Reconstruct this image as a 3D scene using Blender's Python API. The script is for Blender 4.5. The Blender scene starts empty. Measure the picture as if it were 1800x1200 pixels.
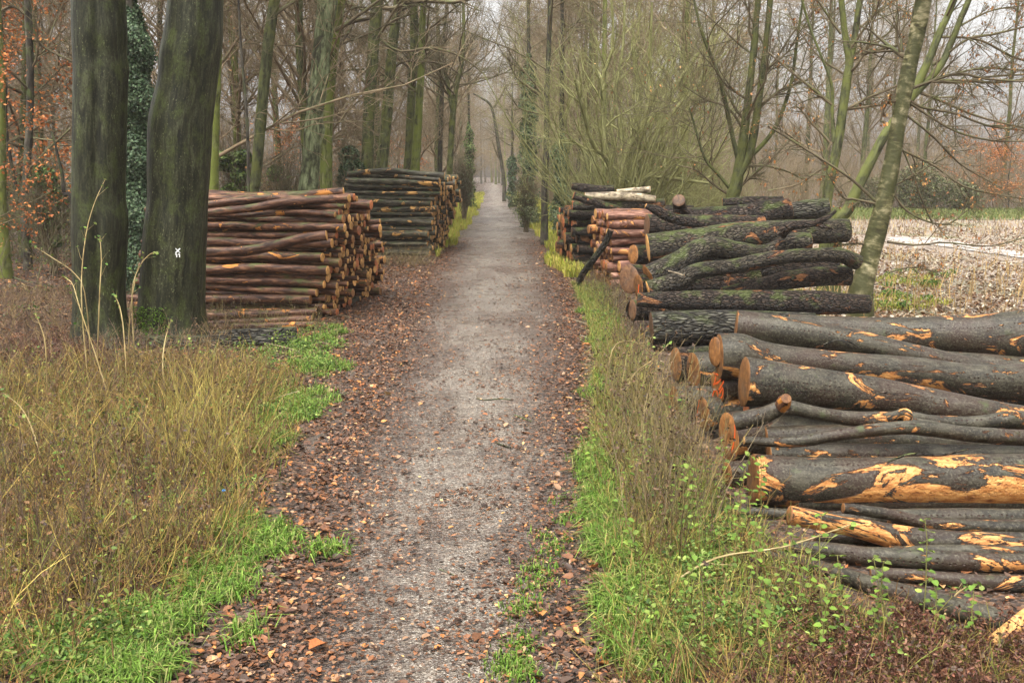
import bpy, math, random
import numpy as np
from mathutils import Vector
random.seed(7); RS = np.random.RandomState(11)
S = bpy.context.scene; COL = S.collection
# ------------------------------------------------------------------ camera
CAMH, FPX, HOR = 2.6, 1800.0, 300.0
PITCH = math.atan((600-HOR)/FPX)
cam = bpy.data.cameras.new('camera'); cam.lens = 36; cam.sensor_width = 36; cam.clip_end = 2000; cam.clip_start = 0.05
co = bpy.data.objects.new('camera', cam); COL.objects.link(co)
co.location = (0, 0, CAMH); co.rotation_euler = (math.pi/2-PITCH, 0, 0); S.camera = co
S.render.resolution_x, S.render.resolution_y = 1024, 682
# ------------------------------------------------------------------ light
SUN_EL, SUN_AZ = math.radians(66), math.radians(-150)      # azimuth measured from +Y, clockwise
w = bpy.data.worlds.new('World'); S.world = w; w.use_nodes = True
wn = w.node_tree; bg = wn.nodes['Background']
sky = wn.nodes.new('ShaderNodeTexSky'); sky.sky_type = 'NISHITA'; sky.sun_disc = False
sky.sun_elevation = SUN_EL; sky.sun_rotation = SUN_AZ; sky.dust_density = 4; sky.air_density = 1.0
hs = wn.nodes.new('ShaderNodeHueSaturation'); hs.inputs['Saturation'].default_value = 0.05
wn.links.new(sky.outputs[0], hs.inputs['Color']); # overcast: zenith about three times as bright as the horizon
tc = wn.nodes.new('ShaderNodeTexCoord'); sx = wn.nodes.new('ShaderNodeSeparateXYZ'); wn.links.new(tc.outputs['Generated'], sx.inputs[0])
mr = wn.nodes.new('ShaderNodeMapRange'); mr.inputs[3].default_value = .80; mr.inputs[4].default_value = 2.35; wn.links.new(sx.outputs[2], mr.inputs[0])
vm = wn.nodes.new('ShaderNodeVectorMath'); vm.operation = 'SCALE'; wn.links.new(hs.outputs[0], vm.inputs[0]); wn.links.new(mr.outputs[0], vm.inputs['Scale'])
wn.links.new(vm.outputs[0], bg.inputs[0])
bg.inputs[1].default_value = 0.15
sl = bpy.data.lights.new('sun', 'SUN'); sl.energy = 1.9; sl.angle = math.radians(22); sl.color = (1, 0.93, 0.82)
so = bpy.data.objects.new('sun', sl); COL.objects.link(so)
sd = Vector((math.sin(SUN_AZ)*math.cos(SUN_EL), math.cos(SUN_AZ)*math.cos(SUN_EL), math.sin(SUN_EL)))
so.rotation_euler = sd.to_track_quat('Z', 'Y').to_euler(); so.location = (0, 0, 60)
S.view_settings.view_transform = 'Standard'; S.view_settings.look = 'None'
S.view_settings.exposure = 0.88; S.view_settings.gamma = 1
S.cycles.max_bounces = 5; S.cycles.diffuse_bounces = 2; S.cycles.glossy_bounces = 2
S.cycles.transmission_bounces = 2; S.cycles.volume_bounces = 1; S.cycles.transparent_max_bounces = 4
S.cycles.use_denoising = True
HAZE = 0.0005
# ------------------------------------------------------------------ pixel helpers (photo pixels -> world)
cp, sp = math.cos(PITCH), math.sin(PITCH)
def ray(px, py):
    x = (px-900)/FPX; y = (600-py)/FPX
    return np.array([x, cp+y*sp, -sp+y*cp])
def P(px, py, Y):
    v = ray(px, py); return np.array([0, 0, CAMH]) + v*(Y/v[1])
def G(px, py, z=0.0):
    v = ray(px, py); return np.array([0, 0, CAMH]) + v*((z-CAMH)/v[2])
def nrm(a): return a/np.maximum(np.linalg.norm(a, axis=-1, keepdims=True), 1e-9)
def sn(p, f, s=0.0):
    x, y, z = p[..., 0]*f+s, p[..., 1]*f+s*1.7, p[..., 2]*f+s*.6
    return (np.sin(x+1.3*np.sin(y*1.1+s))+np.sin(y*1.3+1.7*np.sin(z*.9))+np.sin(z*1.2+1.1*np.sin(x*1.4+2)))/3
# ------------------------------------------------------------------ mesh builder
class MB:
    def __init__(s): s.V=[];s.Q=[];s.T=[];s.QM=[];s.TM=[];s.B=[];s.C=[];s.n=0
    def raw(s, V, Q=None, T=None, B=None, C=None, m=0):
        V=np.asarray(V,float).reshape(-1,3); k=len(V)
        s.V.append(V); s.B.append(V if B is None else np.asarray(B,float).reshape(-1,3))
        if C is None: C=(1,1,1)
        s.C.append(np.broadcast_to(np.asarray(C,float),(k,3)))
        if Q is not None and len(Q): Q=np.asarray(Q).reshape(-1,4); s.Q.append(Q+s.n); s.QM.append(np.full(len(Q),m))
        if T is not None and len(T): T=np.asarray(T).reshape(-1,3); s.T.append(T+s.n); s.TM.append(np.full(len(T),m))
        s.n+=k
    def tubes(s, Pp, R, sides=3, C=None, m=0):
        Pp=np.asarray(Pp,float); R=np.asarray(R,float)
        if Pp.ndim==2: Pp=Pp[None]; R=R[None]
        N,K,_=Pp.shape
        if N==0: return
        T=nrm(np.gradient(Pp,axis=1)); ta=nrm(T.mean(1))
        ref=np.where(np.abs(ta[:,2:3])>.8,np.array([[0.,1,0]]),np.array([[0.,0,1]]))[:,None,:]
        U=nrm(np.cross(T,ref)); W=np.cross(T,U)
        a=np.arange(sides)*2*math.pi/sides; ca,sa=np.cos(a),np.sin(a)
        V=Pp[:,:,None,:]+R[:,:,None,None]*(ca[None,None,:,None]*U[:,:,None,:]+sa[None,None,:,None]*W[:,:,None,:])
        L=np.concatenate([np.zeros((N,1)),np.cumsum(np.linalg.norm(np.diff(Pp,axis=1),axis=2),1)],1)
        off=RS.rand(N,3)*20
        B=np.stack([np.broadcast_to(R[:,:1,None]*ca,(N,K,sides))+off[:,0,None,None],np.broadcast_to(R[:,:1,None]*sa,(N,K,sides))+off[:,1,None,None],np.broadcast_to(L[:,:,None],(N,K,sides))+off[:,2,None,None]],-1)
        i=np.arange(N)[:,None,None]*K*sides; k=np.arange(K-1)[None,:,None]*sides; j=np.arange(sides)[None,None,:]; j2=(j+1)%sides
        Q=np.stack([i+k+j,i+k+j2,i+k+sides+j2,i+k+sides+j],-1)
        if C is not None: C=np.repeat(np.asarray(C,float),K*sides,axis=0) if np.ndim(C)==2 else C
        s.raw(V,Q,None,B,C,m)
    def leaves(s, Pos, size, C, tilt=.5, up=None, asp=.55, curl=.25, along=None, m=0):
        Pos=np.asarray(Pos,float); N=len(Pos)
        if N==0: return
        size=np.broadcast_to(size,(N,)).astype(float)[:,None]
        n=nrm(np.array([0,0,1.])+RS.randn(N,3)*tilt) if up is None else nrm(up+RS.randn(N,3)*tilt)
        d=RS.randn(N,3) if along is None else along+RS.randn(N,3)*.25
        d=nrm(d-n*(d*n).sum(1,keepdims=True)); b=np.cross(n,d)
        c=(RS.rand(N,1)*1.2+.2)*curl
        h=size*.5; wd=h*asp
        pts=[Pos-d*h,Pos-d*h*.45+b*wd+n*c*h,Pos+d*h*.35+b*wd*.85+n*c*h,Pos+d*h,Pos+d*h*.35-b*wd*.85+n*c*h,Pos-d*h*.45-b*wd+n*c*h]
        V=np.stack(pts,1); i=np.arange(N)[:,None]*6
        Q=np.concatenate([i+np.array([[0,1,2,3]]),i+np.array([[0,3,4,5]])],0)
        s.raw(V,Q,None,None,np.repeat(np.asarray(C,float),6,axis=0),m)
    def blades(s, Pos, h, C, lean=.5, wd=.006, m=0):
        N=len(Pos); h=np.broadcast_to(h,(N,))[:,None]
        a=RS.rand(N)*6.283; d=np.stack([np.cos(a),np.sin(a),a*0],1); b=np.stack([-np.sin(a),np.cos(a),a*0],1)
        l=(RS.rand(N,1)*1.2+.1)*lean; z=np.array([0,0,1.])
        p0=Pos; p1=Pos+z*h*.55+d*h*l*.3; p2=Pos+z*h*np.clip(1-l*.55,.15,1)+d*h*l
        V=np.stack([p0-b*wd,p0+b*wd,p1+b*wd*.8,p1-b*wd*.8,p2],1); i=np.arange(N)[:,None]*5
        s.raw(V,i+np.array([[0,1,2,3]]),i+np.array([[3,2,4]]),None,np.repeat(np.asarray(C,float),5,axis=0),m)
    def build(s, name, mats, parent=None, org=(0,0,0), smooth=True):
        V=np.concatenate(s.V)-np.asarray(org,float); me=bpy.data.meshes.new(name)
        Q=np.concatenate(s.Q) if s.Q else np.zeros((0,4),int); T=np.concatenate(s.T) if s.T else np.zeros((0,3),int)
        me.vertices.add(len(V)); me.vertices.foreach_set('co',V.astype(np.float32).ravel())
        li=np.concatenate([Q.ravel(),T.ravel()]).astype(np.int32); me.loops.add(len(li)); me.loops.foreach_set('vertex_index',li)
        nf=len(Q)+len(T); me.polygons.add(nf)
        st=np.concatenate([np.arange(len(Q))*4,len(Q)*4+np.arange(len(T))*3]).astype(np.int32); me.polygons.foreach_set('loop_start',st)
        mi=np.concatenate(s.QM+s.TM).astype(np.int32)
        me.polygons.foreach_set('material_index',mi); me.polygons.foreach_set('use_smooth',np.full(nf,smooth))
        me.update(calc_edges=True)
        a=me.attributes.new('bk','FLOAT_VECTOR','POINT'); a.data.foreach_set('vector',np.concatenate(s.B).astype(np.float32).ravel())
        c=np.concatenate(s.C); c=np.concatenate([c,np.ones((len(c),1))],1)
        a=me.attributes.new('col','FLOAT_COLOR','POINT'); a.data.foreach_set('color',c.astype(np.float32).ravel())
        for m in (mats if isinstance(mats,(list,tuple)) else [mats]): me.materials.append(m)
        o=bpy.data.objects.new(name,me); COL.objects.link(o)
        if parent is not None: o.parent=parent
        else: o.location=org
        return o
def tag(o,label=None,cat=None,group=None,kind=None):
    if label: o['label']=label
    if cat: o['category']=cat
    if group: o['group']=group
    if kind: o['kind']=kind
    return o
def thing(name,label,cat,loc,group=None):
    o=bpy.data.objects.new(name,None); o.empty_display_size=.2; COL.objects.link(o); o.location=loc
    return tag(o,label,cat,group)
def copy_tree(o,parent=None):
    c=o.copy(); COL.objects.link(c); c.parent=parent
    for ch in o.children: copy_tree(ch,c)
    return c
# ------------------------------------------------------------------ materials
class M:
    def __init__(s,name,rough=.6,spec=.5):
        s.m=bpy.data.materials.new(name); s.m.use_nodes=True; s.t=s.m.node_tree; s.b=s.t.nodes['Principled BSDF']
        s.b.inputs['Roughness'].default_value=rough; s.b.inputs['Specular IOR Level'].default_value=spec
    def n(s,ty,**k):
        x=s.t.nodes.new(ty)
        for a,v in k.items():
            if a.startswith('i_'):
                key=a[2:].replace('_',' '); s.put(x.inputs[key],v)
            elif a.startswith('k_'): s.put(x.inputs[int(a[2:])],v)
            else: setattr(x,a,v)
        return x
    def put(s,inp,v):
        if isinstance(v,bpy.types.NodeSocket): s.t.links.new(v,inp)
        else: inp.default_value=v if not (isinstance(v,tuple) and len(v)==3 and inp.type=='RGBA') else (*v,1)
    def attr(s,nm): return s.n('ShaderNodeAttribute',attribute_name=nm)
    def co(s,src='bk',scale=(1,1,1)):
        v=s.attr('bk').outputs['Vector'] if src=='bk' else s.n('ShaderNodeTexCoord').outputs['Object']
        if src=='bk':
            r=s.n('ShaderNodeObjectInfo').outputs['Random']
            v=s.n('ShaderNodeVectorMath',operation='ADD',k_0=v,k_1=s.n('ShaderNodeVectorMath',operation='SCALE',k_0=(31.,17.,23.),i_Scale=r).outputs[0]).outputs[0]
        return s.n('ShaderNodeMapping',i_Vector=v,i_Scale=scale).outputs[0]
    def noise(s,v,sc,det=4,ro=.55,dist=0): return s.n('ShaderNodeTexNoise',i_Vector=v,i_Scale=sc,i_Detail=det,i_Roughness=ro,i_Distortion=dist).outputs['Fac']
    def vor(s,v,sc,feat='F1',out='Distance'): return s.n('ShaderNodeTexVoronoi',feature=feat,i_Vector=v,i_Scale=sc).outputs[out]
    def ramp(s,f,*st):
        r=s.n('ShaderNodeValToRGB',i_Fac=f).color_ramp
        nd=s.t.nodes[-1]
        while len(r.elements)<len(st): r.elements.new(.5)
        for e,(p,c) in zip(r.elements,st): e.position=p; e.color=(*c,1) if isinstance(c,tuple) else (c,c,c,1)
        return nd.outputs[0]
    def mix(s,f,a,b): return s.n('ShaderNodeMix',data_type='RGBA',k_0=f,k_6=a,k_7=b).outputs[2]
    def math(s,op,a,b=0.): return s.n('ShaderNodeMath',operation=op,k_0=a,k_1=b).outputs[0]
    def color(s,c): s.put(s.b.inputs['Base Color'],c)
    def rough(s,c): s.put(s.b.inputs['Roughness'],c)
    def bump(s,h,st=.5,d=.02):
        s.put(s.b.inputs['Normal'],s.n('ShaderNodeBump',i_Strength=st,i_Distance=d,i_Height=h).outputs[0])
    def tint(s,c,lo=.75,hi=1.25):
        r=s.n('ShaderNodeObjectInfo').outputs['Random']
        v=s.n('ShaderNodeMapRange',i_Value=r,k_3=lo,k_4=hi).outputs[0]
        return s.n('ShaderNodeHueSaturation',i_Color=c,i_Value=v).outputs[0]
def bark(name,c0,c1,c2,stretch=6.,sc=18.,moss=None,mossf=.5,bstr=.6,rough=.55,scar=None,scarc=(.5,.22,.06),bd=.02,furrow=False):
    m=M(name,rough,.18 if 'trunk' in name or 'twig' in name or 'burl' in name else .25); v=m.co('bk',(1,1,1/stretch)); v1=m.co('bk',(1,1,1.))
    n1=m.noise(v,sc,6,.6,.6); n2=m.noise(v1,2.2,3)
    c=m.ramp(n1,(.37,c0),(.5,c1),(.64,c2))
    c=m.mix(m.ramp(n2,(.35,0.),(.65,.55)),c,tuple(x*.55 for x in c1))
    h=n1
    if furrow:
        vo=m.vor(m.n('ShaderNodeVectorMath',operation='ADD',k_0=v,k_1=m.n('ShaderNodeVectorMath',operation='SCALE',k_0=m.n('ShaderNodeTexNoise',i_Vector=v1,i_Scale=9.).outputs['Color'],i_Scale=.035).outputs[0]).outputs[0],sc*1.1,'DISTANCE_TO_EDGE'); f=m.ramp(vo,(.0,0.),(.22,1.))
        c=m.mix(f,tuple(x*.3 for x in c0),c); h=m.math('ADD',m.math('MULTIPLY',f,.9),m.math('MULTIPLY',n1,.5))
    if moss:
        n3=m.noise(m.co('bk',(1,1,.6)),5.,6,.65)
        g=m.n('ShaderNodeNewGeometry').outputs['Normal']; z=m.n('ShaderNodeSeparateXYZ',k_0=g).outputs[2]
        k=m.math('ADD',n3,m.math('MULTIPLY',z,.10 if stretch<20 else 0.)) 
        c=m.mix(m.ramp(k,(mossf-.06,0.),(mossf+.08,.85)),c,moss)
    if scar is not None:
        n4=m.noise(m.co('bk',(1,1,.55)),3.3,5,.62,.8)
        k=m.ramp(n4,(scar,0.),(scar+.012,1.)); ed=m.ramp(n4,(scar-.03,0.),(scar-.005,1.))
        wood=m.ramp(m.noise(m.co('bk',(1,1,.15)),26.,4),(.3,tuple(x*.6 for x in scarc)),(.55,scarc),(.75,tuple(min(1,x*1.35) for x in scarc)))
        c=m.mix(ed,c,(.055,.022,.012)); c=m.mix(k,c,wood)
        h=m.math('SUBTRACT',h,m.math('MULTIPLY',k,.5))
    if name=='beech_trunk':
        sp_=m.noise(m.co('bk',(1,1,.45)),55.,6,.75); c=m.mix(m.ramp(sp_,(.38,.75),(.5,0.)),c,(.006,.006,.004)); c=m.mix(m.math('MULTIPLY',m.ramp(sp_,(.60,0.),(.66,.8)),m.ramp(m.noise(m.co('bk',(1,1,.3)),3.,3),(.42,.15),(.6,1.))),c,(.22,.23,.11))
    m.color(m.tint(c,.8,1.25)); m.rough(m.ramp(n1,(.3,rough+.15),(.7,rough-.1))); m.bump(h,bstr,bd)
    return m.m
MAT={}
MAT['beech_trunk']=bark('beech_trunk',(.007,.007,.004),(.021,.022,.011),(.055,.058,.030),7,18,(.038,.046,.013),.56,.45,.42,bd=.02)
MAT['forest_trunk']=bark('forest_trunk',(.02,.018,.012),(.065,.07,.03),(.13,.14,.06),6,16,(.105,.115,.03),.51,.6,.7)
MAT['mossy_trunk']=bark('mossy_trunk',(.03,.032,.012),(.11,.12,.035),(.21,.22,.09),6,16,(.14,.165,.03),.48,.6,.7)
MAT['dark_trunk']=bark('dark_trunk',(.015,.012,.010),(.045,.038,.028),(.09,.08,.06),6,16,(.06,.075,.025),.56,.6,.7)
MAT['pale_burl']=bark('pale_burl',(.025,.024,.012),(.13,.15,.07),(.28,.31,.17),5,14,(.022,.018,.010),.54,.7,.7)
MAT['birch_trunk']=bark('birch_trunk',(.025,.022,.010),(.13,.12,.05),(.46,.40,.24),.45,5,(.05,.052,.018),.50,.6,.6)
MAT['oak_log']=bark('oak_log',(.013,.010,.006),(.058,.044,.028),(.13,.112,.075),3,30,(.068,.085,.022),.60,.9,.5,scar=.615,scarc=(.26,.11,.04),bd=.03,furrow=True)
MAT['oak_log_brown']=bark('oak_log_brown',(.010,.007,.005),(.045,.028,.018),(.105,.072,.048),3,30,(.075,.095,.024),.64,.9,.5,scar=.615,scarc=(.26,.11,.04),bd=.04,furrow=True)
MAT['oak_log_grey']=bark('oak_log_grey',(.014,.012,.009),(.06,.053,.038),(.13,.12,.09),4,20,(.07,.08,.03),.62,1.,.5,bd=.05,furrow=True)
MAT['pine_log']=bark('pine_log',(.016,.008,.005),(.085,.036,.020),(.24,.115,.06),5,20,(.07,.085,.02),.64,.6,.5,scar=.625,scarc=(.50,.20,.04))
MAT['pink_log']=bark('pink_log',(.045,.02,.014),(.19,.085,.055),(.38,.22,.16),5,20,None,.6,.6,.5,scar=.60,scarc=(.5,.22,.07))
MAT['dark_log']=bark('dark_log',(.014,.012,.008),(.060,.052,.034),(.15,.135,.085),5,18,(.05,.07,.02),.62,.5,.5,scar=.60,scarc=(.58,.32,.10))
MAT['birch_log']=bark('birch_log',(.05,.03,.02),(.42,.34,.22),(.68,.58,.42),2,14,(.04,.025,.015),.58,.6,.5,scar=.7)
MAT['twig']=bark('twig',(.045,.034,.02),(.12,.09,.052),(.20,.16,.10),6,16,(.10,.11,.04),.58,.3,.7)
MAT['hazel_twig']=bark('hazel_twig',(.09,.09,.028),(.22,.215,.08),(.34,.335,.15),6,16,None,.6,.3,.7)
MAT['forest_twig']=bark('forest_twig',(.10,.07,.042),(.23,.165,.10),(.34,.26,.165),6,16,(.11,.12,.05),.60,.3,.8)
MAT['stem']=bark('stem',(.10,.07,.03),(.3,.22,.09),(.45,.36,.18),6,16,None,.6,.3,.6)
def beech_log():
    m=M('beech_log',.42,.28)
    v1=m.co('bk'); n1=m.noise(m.co('bk',(1,1,.5)),14.,6,.6); n2=m.noise(v1,2.,3)
    c=m.ramp(m.math('ADD',m.math('MULTIPLY',n1,.6),m.math('MULTIPLY',m.noise(m.co('bk',(1,1,.12)),9.,5,.6),.4)),(.38,(.008,.006,.0035)),(.5,(.024,.020,.012)),(.62,(.058,.051,.034)))
    c=m.mix(m.ramp(n2,(.45,0.),(.62,.75)),c,(.030,.014,.008))
    c=m.mix(m.ramp(m.noise(v1,50.,5,.75),(.5,0.),(.66,.7)),c,(.12,.108,.075))
    c=m.mix(m.ramp(m.noise(v1,6.,5,.7),(.6,0.),(.75,.6)),c,(.06,.08,.025))
    # rows of small feed-roller dents
    vd=m.n('ShaderNodeTexVoronoi',feature='F1',i_Vector=m.co('bk',(1,1,.8)),i_Scale=30.,i_Randomness=.35).outputs['Distance']
    band=m.ramp(m.noise(m.co('bk',(1,1,.12)),7.,2,.4),(.52,0.),(.57,1.))
    dots=m.math('MULTIPLY',m.ramp(vd,(.17,1.),(.25,0.)),band)
    c=m.mix(dots,c,(.03,.013,.008))
    n4=m.noise(m.co('bk',(1,1,.42)),3.9,8,.72,1.)
    sc=.59
    k=m.ramp(n4,(sc,0.),(sc+.01,1.)); ed=m.ramp(n4,(sc-.022,0.),(sc-.004,1.))
    wood=m.ramp(m.noise(m.co('bk',(1,1,.3)),30.,5,.7),(.3,(.14,.045,.014)),(.47,(.40,.165,.045)),(.66,(.62,.33,.11)))
    c=m.mix(ed,c,(.05,.02,.012)); c=m.mix(k,c,wood)
    h=m.math('SUBTRACT',m.math('ADD',m.math('MULTIPLY',n1,.5),m.math('MULTIPLY',k,m.noise(v1,40.,3))),m.math('ADD',m.math('MULTIPLY',dots,1.4),m.math('MULTIPLY',ed,.6)))
    m.color(c); m.bump(m.math('ADD',h,m.math('MULTIPLY',m.noise(v1,50.,5,.75),.5)),.8,.014); m.rough(m.ramp(n1,(.3,.55),(.7,.36)))
    return m.m
MAT['beech_log']=beech_log()
def cutface(name,c0,c1,c2):
    m=M(name,.6,.3); v=m.co('bk')
    a=m.attr('bk').outputs['Vector']; r=m.n('ShaderNodeVectorMath',operation='LENGTH',k_0=a).outputs['Value']
    wv=m.math('SINE',m.math('ADD',m.math('MULTIPLY',r,330.),m.math('MULTIPLY',m.noise(v,9.,3),9.)))
    n=m.noise(v,14.,5,.65); st=m.noise(m.co('bk',(1,.12,1)),34.,4)
    c=m.ramp(n,(.28,c0),(.5,c1),(.75,c2)); c=m.mix(m.math('MULTIPLY',m.ramp(wv,(0.,0.),(1.,1.)),.4),c,c0)
    c=m.mix(m.ramp(st,(.5,0.),(.7,.5)),c,tuple(x*.6 for x in c0))
    an=m.n('ShaderNodeTexGradient',gradient_type='RADIAL',i_Vector=a).outputs['Fac']
    cb=m.n('ShaderNodeCombineXYZ',k_0=m.math('MULTIPLY',an,26.),k_1=m.math('MULTIPLY',m.n('ShaderNodeObjectInfo').outputs['Random'],50.),k_2=m.math('MULTIPLY',r,2.)).outputs[0]
    ck=m.math('MULTIPLY',m.ramp(m.noise(cb,1.,2),(.60,0.),(.66,1.)),m.ramp(r,(.01,1.),(.32,.0)))
    c=m.mix(m.math('MULTIPLY',ck,.85),c,tuple(x*.25 for x in c0))
    c=m.mix(m.ramp(m.noise(v,6.,4),(.5,0.),(.7,.55)),c,(.085,.065,.05))
    m.color(m.tint(c,.6,1.25)); m.bump(m.math('ADD',n,st),.4,.006); return m.m
MAT['cut_orange']=cutface('cut_orange',(.10,.035,.012),(.27,.115,.033),(.44,.21,.07))
MAT['cut_tan']=cutface('cut_tan',(.34,.14,.035),(.66,.35,.11),(.82,.52,.22))
MAT['cut_dark']=cutface('cut_dark',(.05,.025,.015),(.14,.07,.035),(.24,.13,.06))
MAT['cut_red']=cutface('cut_red',(.25,.06,.02),(.48,.15,.05),(.62,.26,.10))
def colmat(name,rough=.5,spec=.4,trans=0.,var=.3):
    m=M(name,rough,spec); c=m.attr('col').outputs['Color']
    n=m.noise(m.co('obj'),60.,3); c=m.mix(m.ramp(n,(.3,var),(.6,0.)),c,(.02,.015,.01)); m.color(c)
    if trans:
        t=m.n('ShaderNodeBsdfTranslucent',i_Color=c); mx=m.n('ShaderNodeMixShader',k_0=trans,k_1=m.b.outputs[0],k_2=t.outputs[0])
        m.t.links.new(mx.outputs[0],m.t.nodes['Material Output'].inputs[0])
    return m.m
MAT['leaf']=colmat('leaf',.5,.25,.1,.35); MAT['green']=colmat('green',.6,.2,.25,.1); MAT['evergreen']=colmat('evergreen',.55,.25,.1,.1); MAT['stalk']=colmat('stalk',.6,.3,0,.2)
def paint(name,c,r=.5):
    m=M(name,r); n=m.noise(m.co('obj'),80.,3); m.color(m.mix(m.ramp(n,(.35,.4),(.6,0.)),c,tuple(x*.6 for x in c))); return m.m
MAT['orange_paint']=paint('orange_paint',(.85,.12,.015)); MAT['white_paint']=paint('white_paint',(.75,.76,.74)); MAT['blue_plastic']=paint('blue_plastic',(.02,.25,.7),.3)
def ground_mat():
    m=M('forest_floor',.5,.5); v=m.co('obj')
    vo=m.n('ShaderNodeTexVoronoi',feature='F1',i_Vector=v,i_Scale=30.); cell=m.n('ShaderNodeSeparateColor',k_0=vo.outputs['Color']).outputs[0]
    c=m.ramp(cell,(.0,(.018,.011,.007)),(.35,(.04,.023,.015)),(.6,(.07,.038,.022)),(.8,(.12,.06,.028)),(1.,(.18,.10,.05)))
    n=m.noise(v,.7,5,.6); c=m.mix(m.ramp(n,(.4,0.),(.62,.75)),c,(.035,.024,.017))
    g=m.noise(v,.45,6,.65); c=m.mix(m.ramp(g,(.55,0.),(.68,.55)),c,(.045,.055,.014))
    m.color(c); m.bump(m.math('ADD',vo.outputs['Distance'],m.noise(v,30.,4)),.8,.03); m.rough(m.ramp(m.noise(v,3.,3),(.35,.35),(.65,.75))); return m.m
def track_mat():
    m=M('wet_gravel',.26,.75); v=m.co('obj'); u=m.n('ShaderNodeSeparateXYZ',k_0=m.attr('bk').outputs['Vector']).outputs[0]  # 0 centre .. 1 edge
    n0=m.noise(m.n('ShaderNodeMapping',i_Vector=v,i_Scale=(1.,.35,1.)).outputs[0],.9,4,.6); n1=m.noise(v,5.5,8,.75,.3); n2=m.noise(v,45.,4,.7); vo=m.n('ShaderNodeTexVoronoi',feature='F1',i_Vector=v,i_Scale=85.)
    cell=m.n('ShaderNodeSeparateColor',k_0=vo.outputs['Color']).outputs[0]
    grav=m.ramp(cell,(0.,(.06,.045,.034)),(.5,(.17,.138,.105)),(.85,(.30,.255,.20)),(1.,(.5,.45,.38)))
    v2=m.n('ShaderNodeTexVoronoi',feature='F1',i_Vector=m.n('ShaderNodeVectorMath',operation='ADD',k_0=v,k_1=m.n('ShaderNodeVectorMath',operation='SCALE',k_0=m.n('ShaderNodeTexNoise',i_Vector=v,i_Scale=25.).outputs['Color'],i_Scale=.06).outputs[0]).outputs[0],i_Scale=34.); c2=m.n('ShaderNodeSeparateColor',k_0=v2.outputs['Color']).outputs[0]
    mud=m.ramp(c2,(0.,(.022,.014,.009)),(.4,(.052,.034,.024)),(.7,(.09,.06,.043)),(.9,(.14,.095,.065)),(1.,(.24,.11,.045)))
    k=m.math('SUBTRACT',m.math('ADD',m.math('ADD',m.math('MULTIPLY',n0,.75),m.math('MULTIPLY',n1,.60)),m.math('MULTIPLY',m.math('SUBTRACT',n2,.5),.5)),m.math('MULTIPLY',m.math('POWER',u,1.5),.38))
    c=m.mix(m.ramp(k,(.53,0.),(.70,.85)),mud,grav)
    m.color(c); m.bump(m.math('ADD',m.math('ADD',n2,m.math('MULTIPLY',vo.outputs['Distance'],.6)),m.math('MULTIPLY',v2.outputs['Distance'],1.2)),.9,.022)
    m.rough(m.ramp(m.noise(v,1.1,5,.6),(.35,.18),(.62,.45))); return m.m
def field_mat():
    m=M('stubble_field',.5,.5); v=m.co('obj')
    vo=m.n('ShaderNodeTexVoronoi',feature='F1',i_Vector=v,i_Scale=9.); cell=m.n('ShaderNodeSeparateColor',k_0=vo.outputs['Color']).outputs[0]
    c=m.ramp(cell,(0.,(.07,.045,.032)),(.3,(.13,.09,.06)),(.6,(.21,.155,.11)),(.85,(.31,.25,.19)),(1.,(.46,.41,.35)))
    g=m.noise(v,.35,5,.6); c=m.mix(m.ramp(g,(.52,0.),(.66,.6)),c,(.13,.16,.035))
    m.color(c); m.bump(vo.outputs['Distance'],.8,.03); m.rough(.45); return m.m
def grass_ground():
    m=M('grass_ground',.6); v=m.co('obj'); n=m.noise(v,2.5,6,.7); m.color(m.ramp(n,(.3,(.07,.075,.03)),(.55,(.11,.135,.04)),(.8,(.18,.19,.07)))); m.bump(n,.6,.05); return m.m
MAT['ground']=ground_mat(); MAT['track']=track_mat(); MAT['field']=field_mat(); MAT['grassg']=grass_ground()
def fieldtrack_mat():
    m=M('puddled_mud',.2,.6); v=m.co('obj'); n=m.noise(v,4,5,.6); m.color(m.ramp(n,(.3,(.24,.19,.16)),(.7,(.52,.47,.42)))); m.bump(n,.4,.03); m.rough(m.ramp(n,(.4,.12),(.6,.5))); return m.m
MAT['ftrack']=fieldtrack_mat()
# ------------------------------------------------------------------ track outline (photo rows -> world)
rows=[(1200,425,1075),(1000,520,1050),(820,600,1028),(700,655,1012),(600,700,1002),(540,722,995),(500,742,985),(460,770,970),(430,797,955),(400,822,935),(380,836,920),(360,845,905),(345,850,893),(335,853,886),(328,855,882),(322,857,880)]
TY=[];TL=[];TR=[]
for r,l,rr in rows:
    a=G(l,r);b=G(rr,r);TY.append(a[1]);TL.append(a[0]);TR.append(b[0])
TY=[-12,0]+TY+[260]; TL=[-1.35,-1.35]+TL+[TL[-1]-2]; TR=[.55,.55]+TR+[TR[-1]-2]
def tl(Y): return np.interp(Y,TY,TL)
def tr(Y): return np.interp(Y,TY,TR)
def gz(x,y):
    """forest floor height: level on the track, gently uneven away from it"""
    c=(tl(y)+tr(y))/2; d=np.clip((np.abs(x-c)-2.2)/4,0,1)
    p=np.stack([x,y,x*0],-1); fa=np.clip((np.abs(x)+1)/8,0,1)
    return d*fa*(0.035*sn(p,.9,1.)+.03*sn(p,2.3,4.))
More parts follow.
